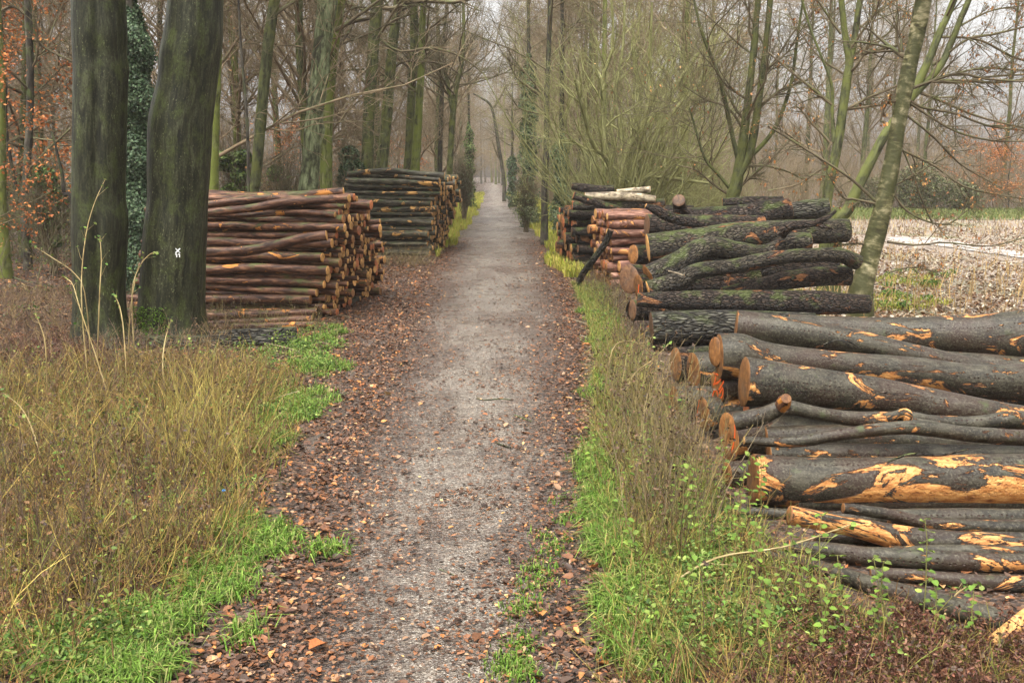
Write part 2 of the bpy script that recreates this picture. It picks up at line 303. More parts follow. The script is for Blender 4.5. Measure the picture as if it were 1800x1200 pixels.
# ground sheet
xs=np.unique(np.concatenate([np.linspace(-14,14,141),np.linspace(-200,-14,40),np.linspace(14,200,40)]))
ys=np.unique(np.concatenate([np.linspace(-12,4,12),np.linspace(4,45,206),np.linspace(45,400,70)]))
X,Y=np.meshgrid(xs,ys); Z=gz(X,Y)
Z=Z-.03
V=np.stack([X,Y,Z],-1); nx,ny=len(xs),len(ys)
i=(np.arange(ny-1)[:,None]*nx+np.arange(nx-1)[None,:]); Q=np.stack([i,i+1,i+nx+1,i+nx],-1)
b=MB(); b.raw(V,Q); tag(b.build('ground',MAT['ground']),kind='structure')
# track sheet
ys=np.concatenate([np.linspace(-12,4,20),np.linspace(4.2,40,200),np.linspace(41,214,110)]); us=np.linspace(-1,1,25)
c=(tl(ys)+tr(ys))/2; hw=(tr(ys)-tl(ys))/2*1.3
ew=1+.06*np.sin(ys*2.1)+.05*np.sin(ys*5.3+1)
Xt=c[:,None]+hw[:,None]*us[None,:]*np.where(np.abs(us)>.7,ew[:,None],1)
Yt=np.broadcast_to(ys[:,None],Xt.shape)
prof=.022*(1-us[None,:]**2*1.0)-.012*np.exp(-((np.abs(us[None,:])-.55)/.2)**2)
Zt=prof+.008*sn(np.stack([Xt,Yt,Xt*0],-1),3.)-.012*(np.abs(us[None,:])**8)
V=np.stack([Xt,Yt,Zt],-1); B=np.stack([np.broadcast_to(np.abs(us)[None,:],Xt.shape),Yt,Xt],-1)
i=(np.arange(len(ys)-1)[:,None]*25+np.arange(24)[None,:]); Q=np.stack([i,i+1,i+26,i+25],-1)
b=MB(); b.raw(V,Q,None,B); tag(b.build('track',MAT['track']),kind='structure')
# field sheet on the right, with a muddy puddled lane and a grass margin
def sheet(name,mat,xy,z,lab=None):
    b=MB(); n=len(xy)//2; V=[(x,y,z) for x,y in xy]
    Q=[(k,k+1,n+k+1,n+k) for k in range(n-1)]
    b.raw(V,Q); return tag(b.build(name,mat),kind='structure')
fy=np.linspace(13,61,60); left=5.2+.35*np.sin(fy*.9)+np.where(fy>28,(fy-28)*.05,0)
sheet('field',MAT['field'],list(zip(left,fy))+[(120,y) for y in fy],.10)
sheet('field_margin',MAT['grassg'],[(x,53+.35*math.sin(x*.7)) for x in np.linspace(8,120,90)]+[(x,68+.6*math.sin(x*.5)) for x in np.linspace(8,120,90)],.13)
lane=[(1560,423),(1640,428),(1720,440),(1800,452),(1900,465),(2050,480)]
sheet('field_lane',MAT['ftrack'],[tuple(G(x,y-5)[:2]) for x,y in lane]+[tuple(G(x,y+9)[:2]) for x,y in lane],.125)
# ------------------------------------------------------------------ logs
def spline(pts,n):
    pts=np.asarray(pts,float); k=len(pts); t=np.linspace(0,k-1,n); i=np.clip(t.astype(int),0,k-2); f=(t-i)[:,None]
    g=lambda j: pts[np.clip(j,0,k-1)]
    p0,p1,p2,p3=g(i-1),g(i),g(i+1),g(i+2)
    p0=np.where((i==0)[:,None],2*p1-p2,p0); p3=np.where((i==k-2)[:,None],2*p2-p1,p3)
    return .5*((2*p1)+(-p0+p2)*f+(2*p0-5*p1+4*p2-p3)*f*f+(-p0+3*p1-3*p2+p3)*f**3)
def frame(T):
    ta=nrm(T.mean(0)); ref=np.array([0,1.,0]) if abs(ta[2])>.8 else np.array([0,0,1.])
    U=nrm(np.cross(T,ref)); return U,np.cross(T,U)
def log_geo(b,pts,rad,sides=26,n=None,lump=.05,cap=(True,True),furr=0.,m=0,capm=1,seed=None,shape=None,knots=()):
    """bark skin of a log; returns the end rings for the sawn faces"""
    pts=np.asarray(pts,float); L=np.linalg.norm(np.diff(pts,axis=0),axis=1).sum()
    n=n or int(np.clip(L/np.mean(rad)*2.2,10,70)); q=spline(np.column_stack([pts,rad]),n); C,R=q[:,:3],np.maximum(q[:,3],.004)
    T=nrm(np.gradient(C,axis=0)); U,W=frame(T); a=np.arange(sides)*2*math.pi/sides
    sd=RS.rand()*50 if seed is None else seed
    s=np.concatenate([[0],np.cumsum(np.linalg.norm(np.diff(C,axis=0),axis=1))]); rm=float(np.mean(R))
    cy=np.stack([np.broadcast_to(np.cos(a),(n,sides)),np.broadcast_to(np.sin(a),(n,sides)),np.broadcast_to((s/rm*.35)[:,None],(n,sides))],-1)
    k=1+lump*sn(cy,1.6,sd)+lump*.5*sn(cy,3.7,sd+3)+furr*sn(cy*np.array([1,1,.3]),9.,sd)
    for (ka,ks,kh,kw) in knots:
        da=np.angle(np.exp(1j*(a-ka)))[None,:]; k=k+kh*np.exp(-((da/kw)**2+((s[:,None]-ks*s[-1])/(kw*rm*1.6))**2))
    if shape is not None: k=k*shape(a[None,:],(s/s[-1])[:,None])
    V=C[:,None,:]+(R[:,None]*k)[:,:,None]*(np.cos(a)[None,:,None]*U[:,None,:]+np.sin(a)[None,:,None]*W[:,None,:])
    o=RS.rand(3)*9 if seed is None else np.zeros(3)
    B=np.stack([np.cos(a)[None,:]*rm+0*s[:,None],np.sin(a)[None,:]*rm+0*s[:,None],np.broadcast_to(s[:,None],(n,sides))],-1)+o
    i=np.arange(n-1)[:,None]*sides; j=np.arange(sides)[None,:]; Q=np.stack([i+j,i+(j+1)%sides,i+sides+(j+1)%sides,i+sides+j],-1)
    b.raw(V,Q,None,B,None,m)
    for e,(ix,tg) in enumerate(((0,-T[0]),(n-1,T[-1]))):
        if cap[e]:   # closed end
            rim=V[ix]; ce=rim.mean(0); t=[(k,(k+1)%sides,sides) for k in range(sides)]
            b.raw(np.vstack([rim,ce]),None,[x[::-1] for x in t] if e==0 else t,np.vstack([rim-ce,[0,0,0]]),None,capm)
    return (V[0],-T[0]),(V[-1],T[-1])
def face_geo(b,ring,nm,bevel=.006,off=.003,tilt=None):
    """sawn end: disc a little proud of the bark end, pith slightly sunk"""
    ce=ring.mean(0); n=nrm(nm); s=len(ring); loc=ring-ce
    e1=nrm(loc[0]); e2=np.cross(n,e1)
    r0=ce+loc*1.0+n*0.0; r1=ce+loc*.985+n*off; r2=ce+loc*.55+n*(off+.001); V=np.vstack([r0,r1,r2,ce+n*off])
    d=V-ce; B=np.stack([d@e1,d@e2,d@e1*0],-1)
    Q=[(k,(k+1)%s,s+(k+1)%s,s+k) for k in range(s)]+[(s+k,s+(k+1)%s,2*s+(k+1)%s,2*s+k) for k in range(s)]; T=[(2*s+k,2*s+(k+1)%s,3*s) for k in range(s)]
    b.raw(V,Q,T,B)
def make_log(name,label,cat,pxs,mat,facem='cut_orange',group=None,ends=(1,1),lump=.05,furr=0.,knots=(),stubs=(),r_floor=True,sides=30):
    """pxs: (px,py,Y,half thickness px)"""
    pts=np.array([P(a,c_,y) for a,c_,y,h in pxs]); rad=np.array([h*y/FPX*.985 for a,c_,y,h in pxs])
    if r_floor:
        pts[:,2]=np.maximum(pts[:,2],rad*.92-.03)
    org=pts[0].copy(); org[2]-=rad[0]
    b=MB(); e0,e1=log_geo(b,pts,rad,sides,cap=(True,True),lump=lump,furr=furr,knots=knots)
    o=b.build(name,[MAT[mat],MAT['cut_dark']],None,org); tag(o,label,cat,group)
    for e,fl in ((e0,ends[0]),(e1,ends[1])):
        if fl:
            f=MB(); face_geo(f,e[0],e[1]); fo=f.build('cut_face',MAT[facem if fl==1 else fl],o,org)
    for st in stubs:      # (list of px points, part name, material)
        sp_=np.array([P(a,c_,y) for a,c_,y,h in st[0]]); sr=np.array([h*y/FPX for a,c_,y,h in st[0]])
        sb=MB(); s0,s1=log_geo(sb,sp_,sr,14,lump=.08); q=sb.build(st[1],[MAT[st[2]],MAT['cut_orange']],o,org)
    return o,e0,e1,org
LG='logs of the grey smooth beech pile by the right verge'
BX=[
 ('log','big smooth grey log with a flared root end, farthest of the beech pile',[(1385,576,12.6,24),(1450,582,12.5,28),(1550,590,12.4,33),(1650,591,12.2,37),(1750,592,12.,43),(1810,590,11.9,50),(1950,580,11.7,78)],'beech_log','cut_orange',.06),
 ('log','tapering grey log whose sawn end is the highest left end in the beech pile',[(1294,575,10.9,32),(1400,587,10.8,29),(1500,602,10.7,24),(1600,623,10.6,21),(1720,650,10.5,19),(1870,684,10.4,17)],'beech_log','cut_orange',.04),
 ('log','grey log with a swollen butt just above the end sprayed with orange writing',[(1264,626,9.9,40),(1300,626,9.9,41),(1345,632,9.9,33),(1450,641,9.9,27),(1600,655,9.9,29),(1700,668,9.9,31),(1800,672,9.9,33),(1960,680,9.9,33)],'beech_torn','cut_orange',.04),
 ('log','thick wet grey log with a torn bark strip, centre of the beech pile',[(1308,672,9.1,45),(1400,678,9.1,39),(1500,690,9.1,35),(1600,705,9.1,31),(1700,722,9.,28),(1800,738,9.,26),(1960,762,9.,25)],'beech_torn','cut_orange',.04),
 ('branch_log','knobbly upper crooked limb with a round knot near its left end in the beech pile',[(1292,742,8.6,16),(1340,731,8.55,16),(1380,716,8.5,14),(1440,727,8.5,12),(1500,736,8.5,14),(1560,737,8.5,15),(1590,733,8.5,13),(1640,741,8.5,12),(1700,744,8.5,13),(1760,738,8.5,15),(1790,737,8.5,16),(1870,745,8.5,13)],'beech_log','cut_orange',.10),
 ('branch_log','lower crooked limb with a slanting bare end, above the thickest scarred log',[(1308,774,8.2,8),(1370,777,8.2,9),(1420,773,8.2,11),(1500,760,8.2,11),(1600,751,8.2,13),(1700,762,8.2,14),(1800,769,8.2,15),(1930,770,8.2,14)],'beech_log','cut_tan',.08),
 ('log','thickest wet log with large orange patches of torn bark, low in the beech pile',[(1324,843,7.85,47),(1420,846,7.85,46),(1550,850,7.85,47),(1700,858,7.85,49),(1820,863,7.85,50),(1980,868,7.85,50)],'beech_scar','cut_orange',.04),
 ('log','thin mossy grey log lying just below the thickest scarred log',[(1482,893,7.15,10),(1560,903,7.15,11),(1620,918,7.15,12),(1700,925,7.15,12),(1800,932,7.15,14),(1930,938,7.15,14)],'beech_log','cut_orange',.08),
 ('log','grey log half stripped to pale wood, in front of the thickest scarred log',[(1388,905,6.85,18),(1500,925,6.85,19),(1600,950,6.85,24),(1700,968,6.8,22),(1800,985,6.75,20),(1950,1003,6.7,19)],'beech_strip','cut_orange',.04),
 ('log','dark log with a bright orange left end, below the half stripped log',[(1388,960,6.7,12),(1450,966,6.65,16),(1520,982,6.6,18),(1600,1000,6.55,19),(1700,1012,6.5,18),(1850,1022,6.45,18)],'beech_log','cut_red',.06),
 ('log','curved grey log lowest and nearest at the foot of the beech pile',[(1345,972,6.7,11),(1450,1002,6.4,14),(1540,1030,6.1,17),(1640,1058,5.85,20),(1750,1088,5.55,22),(1880,1124,5.25,22)],'beech_log','cut_orange',.04),
 ('log','grey log with a row of round dents resting on the lowest log at the right',[(1530,1012,6.35,11),(1600,1019,6.3,13),(1700,1034,6.2,14),(1800,1046,6.15,15),(1900,1052,6.1,15)],'beech_log','cut_orange',.05),
 ('log','short grey pole end poking out under the left end of the thickest log',[(1292,900,7.6,9),(1340,903,7.55,10),(1420,906,7.5,10)],'beech_log','cut_dark',.06),
 ('log','log wedged behind the crooked limbs in the beech pile, mostly in shadow',[(1345,772,8.9,24),(1500,770,8.9,26),(1700,780,8.9,28),(1950,790,8.9,28)],'beech_log','cut_orange',.05),
 ('log','dark log lying between the half stripped log and the one with the orange end',[(1560,985,7.2,14),(1700,1000,7.2,14),(1900,1020,7.2,14)],'beech_log','cut_orange',.05),
]
for gl,px in zip(['directly above the thickest scarred log','between the thickest and the thin mossy log','under the half stripped log','under the log with the orange left end','under the one with round dents','behind the thick wet log','under the flared root end','behind the knobbly crooked limb','under the swollen butt log'],([(1352,800,8.6,20),(1500,800,8.6,22),(1950,806,8.6,24)],[(1400,893,7.75,13),(1600,897,7.75,15),(1950,905,7.75,16)],[(1452,952,7.35,15),(1600,962,7.35,18),(1950,985,7.3,20)],[(1430,985,7.0,10),(1600,1012,6.95,14),(1950,1035,6.9,16)],[(1560,1046,6.75,10),(1700,1062,6.7,14),(1950,1085,6.6,16)],[(1370,655,10.6,24),(1600,668,10.6,26),(1950,690,10.6,30)],[(1640,640,11.6,26),(1800,655,11.5,30),(1980,660,11.5,30)],[(1300,752,9.4,18),(1500,748,9.4,24),(1950,755,9.4,28)],[(1660,712,10.2,24),(1800,712,10.2,28),(1980,712,10.2,28)])):
    BX.append(('log','dark wet gap log of the beech pile, '+gl,px,'beech_log','cut_orange',.06))
def beech_variant(nm,scar,axial):
    m=MAT['beech_log'].copy(); m.name=nm
    for n in m.node_tree.nodes:
        if n.type=='VALTORGB':
            e=n.color_ramp.elements
            if abs(e[0].position-.59)<.002: e[0].position=scar; e[1].position=scar+.01
            elif abs(e[0].position-.568)<.002: e[0].position=scar-.022; e[1].position=scar-.004
    MAT[nm]=m
beech_variant('beech_scar',.512,1); beech_variant('beech_strip',.52,1); beech_variant('beech_torn',.575,1)
for nm,lab,px,mat,fm,lump in BX:
    st=()
    if 'knobbly' in lab: st=[([(1374,716,8.5,13),(1378,707,8.42,13),(1382,700,8.35,9)],'knot','pine_log'),([(1560,735,8.45,8),(1592,726,8.4,9),(1600,742,8.4,10),(1650,752,8.35,12)],'broken_fork','beech_strip')]
    make_log(nm,lab,'log',px,mat,fm,LG,lump=lump,stubs=st)
# cut piece at the corner
make_log('cut_piece','short freshly cut wood piece with pale top, lying in bracken at the bottom right corner','log piece',[(1742,1130,5.25,12),(1775,1110,5.3,18),(1820,1084,5.4,22),(1880,1054,5.6,22)],'cut_tan','cut_tan',None,lump=.08)
# butts seen end-on on the verge side; 2nd point gives the axis
FX=[
 ('blunt log end with a wide dark-hearted orange face, left of the swollen butt',[(1219,655,11.6,35),(1290,651,11.692,33),(1500,650,11.962,30)],'beech_log','cut_orange'),
 ('short fat log end with orange sprayed writing on its sawn face',[(1261,681,10.0,29),(1310,672,10.054,29),(1500,670,10.266,26)],'beech_log','cut_orange'),
 ('log end with one orange painted stripe, low beside the verge weeds',[(1237,728,10.0,32),(1300,722,10.07,30),(1500,720,10.292,26)],'beech_log','cut_orange'),
 ('tall narrow sawn end with an orange painted edge under the crooked limb',[(1281,768,9.05,47),(1330,765,9.099,46),(1520,765,9.29,40)],'beech_log','cut_orange'),
 ('small sawn end low between the painted ends and the thickest log',[(1278,850,8.35,24),(1330,852,8.398,24),(1500,855,8.556,22)],'beech_log','cut_orange'),
 ('brown rotten log end half hidden by weeds, leftmost of the beech pile',[(1188,640,12.7,30),(1260,638,12.802,30),(1420,638,13.027,28)],'oak_log_brown','cut_orange'),
 ('weedy brown sawn end below the dark-hearted one, nearest the verge',[(1183,732,10.9,28),(1230,728,10.957,27),(1400,726,11.163,25)],'beech_log','cut_orange'),
 ('thin dark pole lying on the weedy brown end at the verge side',[(1188,706,10.6,9),(1225,704,10.644,10),(1262,696,10.687,8),(1285,690,10.714,4)],'beech_log','cut_dark'),
 ('narrow board-like sawn end leaning on the swollen butt of the beech pile',[(1257,618,9.95,27),(1264,618,9.96,27)],'beech_log','cut_orange'),
 ('small round log end with an orange rim right under the thick wet log',[(1312,722,9.3,14),(1380,722,9.37,14),(1520,722,9.515,12)],'beech_log','cut_red'),
]
FR={}
for k,(lab,px,mat,fm) in enumerate(FX):
    FR[k]=make_log('log',lab,'log',px,mat,fm,'sawn log ends on the verge side of the beech pile',lump=.06)
def strokes(parent,org,ring,nm,lines,w,mat,name='painted_mark'):
    """spray paint strokes given in photo pixels, laid on a sawn face"""
    n=nrm(nm); p0=ring.mean(0)+n*.007; b=MB()
    for ln in lines:
        q=[]
        for (px,py) in ln:
            d=ray(px,py); o=np.array([0,0,CAMH]); q.append(o+d*(((p0-o)@n)/(d@n)))
        q=spline(np.array(q),max(4,len(q)*4)); t=nrm(np.gradient(q,axis=0)); s=np.cross(t,n)
        wv=w*(1+.25*np.sin(np.arange(len(q))*1.7))[:,None]; V=np.stack([q-s*wv,q+s*wv],1).reshape(-1,3); k=np.arange(len(q)-1)*2
        b.raw(V,np.stack([k,k+1,k+3,k+2],-1))
    return b.build(name,MAT[mat],parent,org)
o,e0,e1,org=FR[1]; cc=lambda L:[(1150+x/5.716,570+y/5.716) for x,y in L]
strokes(o,org,e0[0],e0[1],[cc([(595,490),(640,505),(672,530),(650,575),(592,605)]),cc([(620,520),(612,560),(600,600)]),cc([(700,570),(660,640),(625,690)]),cc([(612,650),(590,700),(588,750)]),cc([(612,650),(636,700),(640,780)]),cc([(655,690),(690,640),(686,710),(668,740)])],.010,'orange_paint')
o,e0,e1,org=FR[2]; strokes(o,org,e0[0],e0[1],[[(1229,702),(1226,725),(1224,750)]],.012,'orange_paint')
o,e0,e1,org=FR[3]; strokes(o,org,e0[0],e0[1],[[(1292,745),(1291,770),(1286,795)]],.012,'orange_paint')
# oak pile
OG='rough mossy oak logs in the middle pile on the right'
OX=[
 ('rough log with an upright sawn stub, highest log of the oak pile',[(1165,376,19.3,13),(1220,384,19.2,17),(1300,383,19.1,20),(1350,374,19.,21),(1388,366,19.,18)],'oak_log_brown','cut_tan',.1,()),
 ('weathered log top behind the high oak log, beside the young fork tree',[(1375,378,19.9,13),(1410,370,19.9,16),(1455,366,19.9,17)],'oak_log_grey','cut_tan',.1,()),
 ('thin reddish mossy log laid along the very top of the oak pile',[(1270,357,19.8,8),(1320,354,19.7,8),(1376,353,19.7,8)],'oak_log_brown','cut_tan',.1,()),
 ('slim broken bough lying slanted across the top left of the oak pile',[(1135,362,17.4,4),(1155,370,17.4,8),(1180,382,17.4,8),(1215,391,17.4,8),(1250,395,17.4,6),(1280,398,17.4,3)],'oak_log_brown','cut_tan',.1,()),
 ('dark square-ended log tucked under the slanted bough',[(1137,396,18.2,18),(1215,396,18.3,18),(1340,398,18.5,17)],'oak_log_brown','cut_dark',.06,()),
 ('long straight mossy log with a bright sawn right end',[(1139,436,17.2,23),(1200,428,17.2,23),(1300,414,17.3,22),(1400,409,17.4,21),(1489,405,17.5,19)],'oak_log','cut_tan',.05,()),
 ('green curved log carrying a gnarled dead branch, in the oak pile',[(1140,486,16.3,20),(1190,462,16.4,19),(1243,435,16.5,18),(1293,441,16.6,16),(1343,445,16.7,14),(1393,428,16.7,17),(1424,425,16.7,15)],'oak_log','cut_orange',.09,[([(1372,412,16.5,11),(1390,397,16.4,8),(1428,393,16.3,6),(1452,383,16.2,5),(1469,370,16.2,3)],'dead_branch','oak_log_brown'),([(1432,392,16.3,5),(1452,398,16.2,4),(1465,403,16.2,2)],'dead_branch','oak_log_brown')]),
 ('long green sinuous log with a pale oval right end, below the curved one',[(1139,508,15.9,14),(1193,494,15.9,15),(1227,476,15.9,13),(1293,467,16.,12),(1360,454,16.,12),(1427,448,16.,11),(1477,449,16.1,12),(1507,461,16.2,13)],'oak_log','cut_tan',.06,()),
 ('dark purplish log with bright moss on its right end in the oak pile',[(1270,516,16.2,10),(1393,491,16.3,15),(1492,483,16.4,17)],'oak_log_brown','cut_dark',.06,()),
 ('fissured brown log, second from the bottom of the oak pile',[(1121,527,15.6,12),(1177,528,15.5,15),(1243,528,15.5,17),(1327,530,15.5,19),(1427,532,15.5,20),(1528,534,15.5,15)],'oak_log_brown','cut_orange',.07,()),
 ('fat grey deeply furrowed log at the bottom of the oak pile, behind the beech pile',[(1145,577,15.0,27),(1200,574,15.,27),(1300,574,15.,27),(1430,577,15.,26)],'oak_log_grey','cut_dark',.04,()),
 ('dark log butt, upper one on the left end of the oak pile',[(1113,447,18.,16),(1160,448,18.2,17),(1300,450,18.4,18)],'oak_log_brown','cut_orange',.06,()),
 ('round black log butt, middle one on the left end of the oak pile',[(1106,490,17.,23),(1150,488,17.3,22),(1320,480,17.6,24)],'oak_log_brown','cut_dark',.05,()),
 ('dark log butt with a streak of orange paint, left end of the oak pile',[(1122,503,16.4,19),(1160,500,16.5,19),(1330,495,16.8,22)],'oak_log_brown','cut_orange',.05,()),
 ('low dark log butt above the weeds, left end of the oak pile',[(1111,545,15.9,17),(1150,545,16.,17),(1400,545,16.3,17)],'oak_log_brown','cut_dark',.05,()),
 ('small pale-barked log end at the foot of the oak pile',[(1132,594,15.2,11),(1170,596,15.2,11),(1300,600,15.2,11)],'oak_log_grey','cut_dark',.05,()),
 ('shadowed filler log deep inside the oak pile',[(1180,480,17.4,24),(1330,470,17.5,24),(1470,462,17.5,20)],'oak_log_brown','cut_dark',.05,()),
]
for lab,px,mat,fm,lump,st in OX:
    px=[(a,b_,c_,h*1.1) for a,b_,c_,h in px]
    fl='furrowed' in lab
    o,e0,e1,org=make_log('log',lab,'log',px,mat,fm,OG,lump=lump,furr=.0,stubs=st)
    if 'streak of orange' in lab: strokes(o,org,e0[0],e0[1],[[(1123,500),(1122,515),(1123,525)]],.012,'orange_paint')
    if 'upright sawn stub' in lab:
        b=MB(); s0,s1=log_geo(b,[P(1196,372,19.1),P(1194,360,19.05),P(1193,352,18.9)],[.13,.12,.12],18); q=b.build('stub',[MAT['oak_log_brown'],MAT['cut_tan']],o,org)
        f=MB(); face_geo(f,s1[0],s1[1]); f.build('cut_face',MAT['cut_dark'],q,org)
# top logs of the farthest right stack
TX=[
 ('log','rotten shaggy log on top of the far right stack, left one',[(1005,327,27.6,6),(1030,331,27.6,8),(1060,334,27.6,8),(1079,332,27.6,7)],'oak_log_brown','cut_dark',.12),
 ('log','short pale birch log with a bare end, top right of the far right stack',[(1084,337,27.9,4),(1110,335,27.9,5),(1143,333,27.9,6)],'birch_log','cut_tan',.06),
 ('log','long white-barked birch log near the top of the far right stack',[(1028,344,27.2,6),(1080,345,27.2,8),(1120,347,27.2,8),(1152,350,27.2,6)],'birch_log','cut_tan',.06),
 ('log','dark slanting pole near the top of the far right stack',[(1008,344,26.8,7),(1040,354,26.8,7),(1075,364,26.8,6),(1098,371,26.8,4)],'oak_log_brown','cut_red',.07),
 ('log','stout greenish log under the white birch log of the far right stack',[(1006,362,27.3,10),(1060,361,27.3,10),(1120,360,27.3,10),(1168,358,27.3,9)],'oak_log','cut_red',.06),
 ('leaning_pole','long dark bare branch leaning against the pinkish stack',[(1074,404,22.3,5),(1062,430,22.4,6),(1040,460,22.5,6),(1024,482,22.8,6),(1015,503,22.95,5)],'oak_log_grey','cut_dark',.07),
 ('log','nearest ground log before the reddish stack, with a scarred left part',[(225,612,15.2,11),(300,614,15.1,13),(360,612,15.1,13),(440,605,15.3,11),(522,600,15.5,9)],'oak_log_grey','cut_orange',.06),
 ('log','ground log with a fluorescent orange right end in front of the reddish stack',[(360,596,16.1,7),(420,588,16.1,9),(480,585,16.1,10),(522,583,16.2,10)],'oak_log_grey','orange_paint',.06),
 ('log','grey bough lying behind the twin beeches, left of the reddish stack',[(205,430,22.5,8),(225,428,22.5,9),(260,424,22.5,7)],'oak_log_grey','cut_dark',.08),
 ('log','orange split branch lying between the twin beech trunks',[(215,420,22.,5),(235,412,22.,4),(260,400,22.,3)],'pink_log','cut_red',.08),
 ('log','small black log on the leaves by the road side foot of the reddish stack',[(602,535,20.,5),(615,530,20.2,6),(628,524,20.4,5)],'dark_log','cut_dark',.1),
]
TX+=[('log','low pole on the ground at the front foot of the reddish stack, nearest of three',[(350,583,16.9,6),(440,580,16.9,7),(552,570,17.,6)],'pine_log','cut_tan',.08),
 ('log','low pole on the ground at the front foot of the reddish stack, middle of three',[(345,570,17.2,6),(440,566,17.2,7),(548,560,17.3,7)],'pine_log','cut_tan',.08),
 ('log','low pole on the ground at the front foot of the reddish stack, farthest of three',[(350,556,17.5,7),(440,554,17.5,7),(556,548,17.6,7)],'pine_log','cut_tan',.08),('log','crooked uppermost log of the reddish stack, rising to the right',[(340,362,18.9,6),(430,352,18.9,7),(520,343,18.9,7),(604,337,18.9,8)],'pine_log','cut_tan',.07),
 ('log','second loose log on top of the reddish stack, stripped orange near its middle',[(345,376,18.6,7),(440,366,18.6,7),(500,356,18.6,8),(592,350,18.6,8)],'pine_log','cut_tan',.07),
 ('log','log jutting out with a stripped yellow end from the front of the reddish stack',[(345,444,18.0,9),(440,440,17.95,9),(530,420,17.95,9),(574,414,17.95,9)],'pine_log','cut_tan',.07),
 ('log','sagging top log of the dark stack with a peeled streak',[(612,306,31.7,4),(680,300,31.7,5),(740,306,31.7,5),(781,309,31.7,6)],'dark_log','cut_tan',.08),
 ('log','thin crooked pole across the top of the dark stack',[(622,300,32,3),(660,304,32,3),(720,312,31.6,4),(772,316,31.5,4)],'dark_log','cut_tan',.08)]
TX+=[('leaning_pole','thin bare stick resting on the highest grey logs of the beech pile',[(1448,606,10.2,1.6),(1470,598,10.15,1.6),(1496,602,10.1,1.3),(1512,612,10.1,1)],'oak_log_grey','cut_dark',.1),
 ('leaning_pole','broken twig lying across the thick wet log near its middle',[(1530,700,8.75,1.5),(1552,690,8.75,1.5),(1580,694,8.7,1)],'oak_log_brown','cut_dark',.1),
 ('leaning_pole','pale splinter stick lying on the curved mossy oak log',[(1175,476,15.8,1.2),(1190,480,15.75,1.6),(1203,484,15.7,1)],'birch_log','cut_tan',.1),
 ('leaning_pole','thin dark branch stuck out on the right over the thickest scarred log',[(1560,812,7.3,1.6),(1600,798,7.35,2),(1650,800,7.4,2),(1700,790,7.4,1.2)],'oak_log_brown','cut_dark',.1)]
for nm,lab,px,mat,fm,lump in TX: make_log(nm,lab,'log' if nm=='log' else 'branch',px,mat,fm,None,lump=lump,furr=.01,sides=18)
# ------------------------------------------------------------------ stacks of thin logs
_O1=['','first','second','third','fourth','fifth','sixth','seventh','eighth','ninth','tenth','eleventh','twelfth','thirteenth','fourteenth','fifteenth','sixteenth','seventeenth','eighteenth','nineteenth']
_O2={2:'twent',3:'thirt',4:'fort',5:'fift'}
def ordn(i):
    i+=1
    if i<20: return _O1[i]
    return _O2[i//10]+('ieth' if i%10==0 else 'y-'+_O1[i%10])
def protos(n,L,r,mat,fms,dirn,lump=.05):
    out=[]
    for k in range(n):
        rr=r*(.60+.58*k/(n-1))
        K=6; x=np.linspace(0,L,K)*dirn; pts=np.stack([x,RS.randn(K)*.017*L/3.5,RS.randn(K)*.015*L/3.5],1); pts[0,1:]=0
        rad=rr*np.linspace(1,.78+.15*RS.rand(),K)
        b=MB(); kn=[(RS.rand()*6.28,RS.rand()*.9+.05,.25,.45) for _ in range(3)]
        e0,e1=log_geo(b,pts,rad,14,n=22,lump=lump,knots=kn)
        me=b.build('log',[MAT[mat],MAT['cut_dark']]); f=MB(); face_geo(f,e0[0],e0[1]); fo=f.build('cut_face',MAT[fms[k%len(fms)]],me)
        out.append((rr,me,fo))
    return out
STK_L=[]
def stack(desc,group,pr,d,y0,y1,zmax,xe,yaw=0.,xj=.12,tiltj=.012,seed=1):
    rnd=random.Random(seed); k=0; z=d*.47
    while z<zmax:
        ys_=y0(z)+(k%2)*d*.5+rnd.uniform(-.05,.05); j=0; ye=y1(z)
        while ys_<ye:
            p=pr[rnd.randrange(len(pr))]
            x=xe(ys_,z)+rnd.uniform(-xj,xj)*(1 if rnd.random()<.8 else 2.2)
            rot=(rnd.uniform(0,6.28),rnd.gauss(0,tiltj),yaw+rnd.gauss(0,tiltj))
            STK_L.append(((30 if j==0 else 1)*(60 if z+d*.86>=zmax else 1)*(p[0]/ys_)**2,p,(x,ys_,z+rnd.uniform(-.03,.02)),rot,f'log in the {ordn(k)} layer up, {ordn(j)} from the camera side, {desc}',group))
            ys_+=d*rnd.uniform(.9,1.08); j+=1
        z+=d*.86; k+=1
pr=protos(10,3.7,.080,'pine_log',['cut_tan','cut_tan','cut_orange','cut_tan','cut_red'],-1)
stack('reddish left stack','thin logs of the reddish left stack',pr,.148,lambda z:18.05+.22*z,lambda z:22.4 if z<.8 else 22.4-(z-.8)*2.15,2.17,lambda y,z:-3.42+.17*z+(y-18)*.09,seed=3,xj=.15,tiltj=.02,yaw=-.24)
pr=protos(10,3.1,.092,'dark_log',['cut_tan','cut_tan','cut_tan','cut_orange'],-1)
stack('dark left stack','thin logs of the dark stack on the left',pr,.176,lambda z:31.8+.1*z,lambda z:36.6 if z<1.7 else 36.6-(z-1.7)*2.6,2.47,lambda y,z:-2.75+.25*z+(y-31.8)*.07,seed=5,xj=.14,tiltj=.018,yaw=-.24)
pr=protos(6,3.4,.105,'pink_log',['cut_orange','cut_tan','cut_orange','cut_red'],1)
stack('pinkish right stack','pinkish logs of the stack behind the oak pile',pr,.215,lambda z:22.9+.1*z,lambda z:25.6-z*.3,1.72,lambda y,z:2.26-.06*z-(y-23)*.07,seed=8,xj=.1,yaw=.2)
pr=protos(6,3.6,.13,'oak_log_brown',['cut_red','cut_orange','cut_dark','cut_tan'],1,lump=.08)
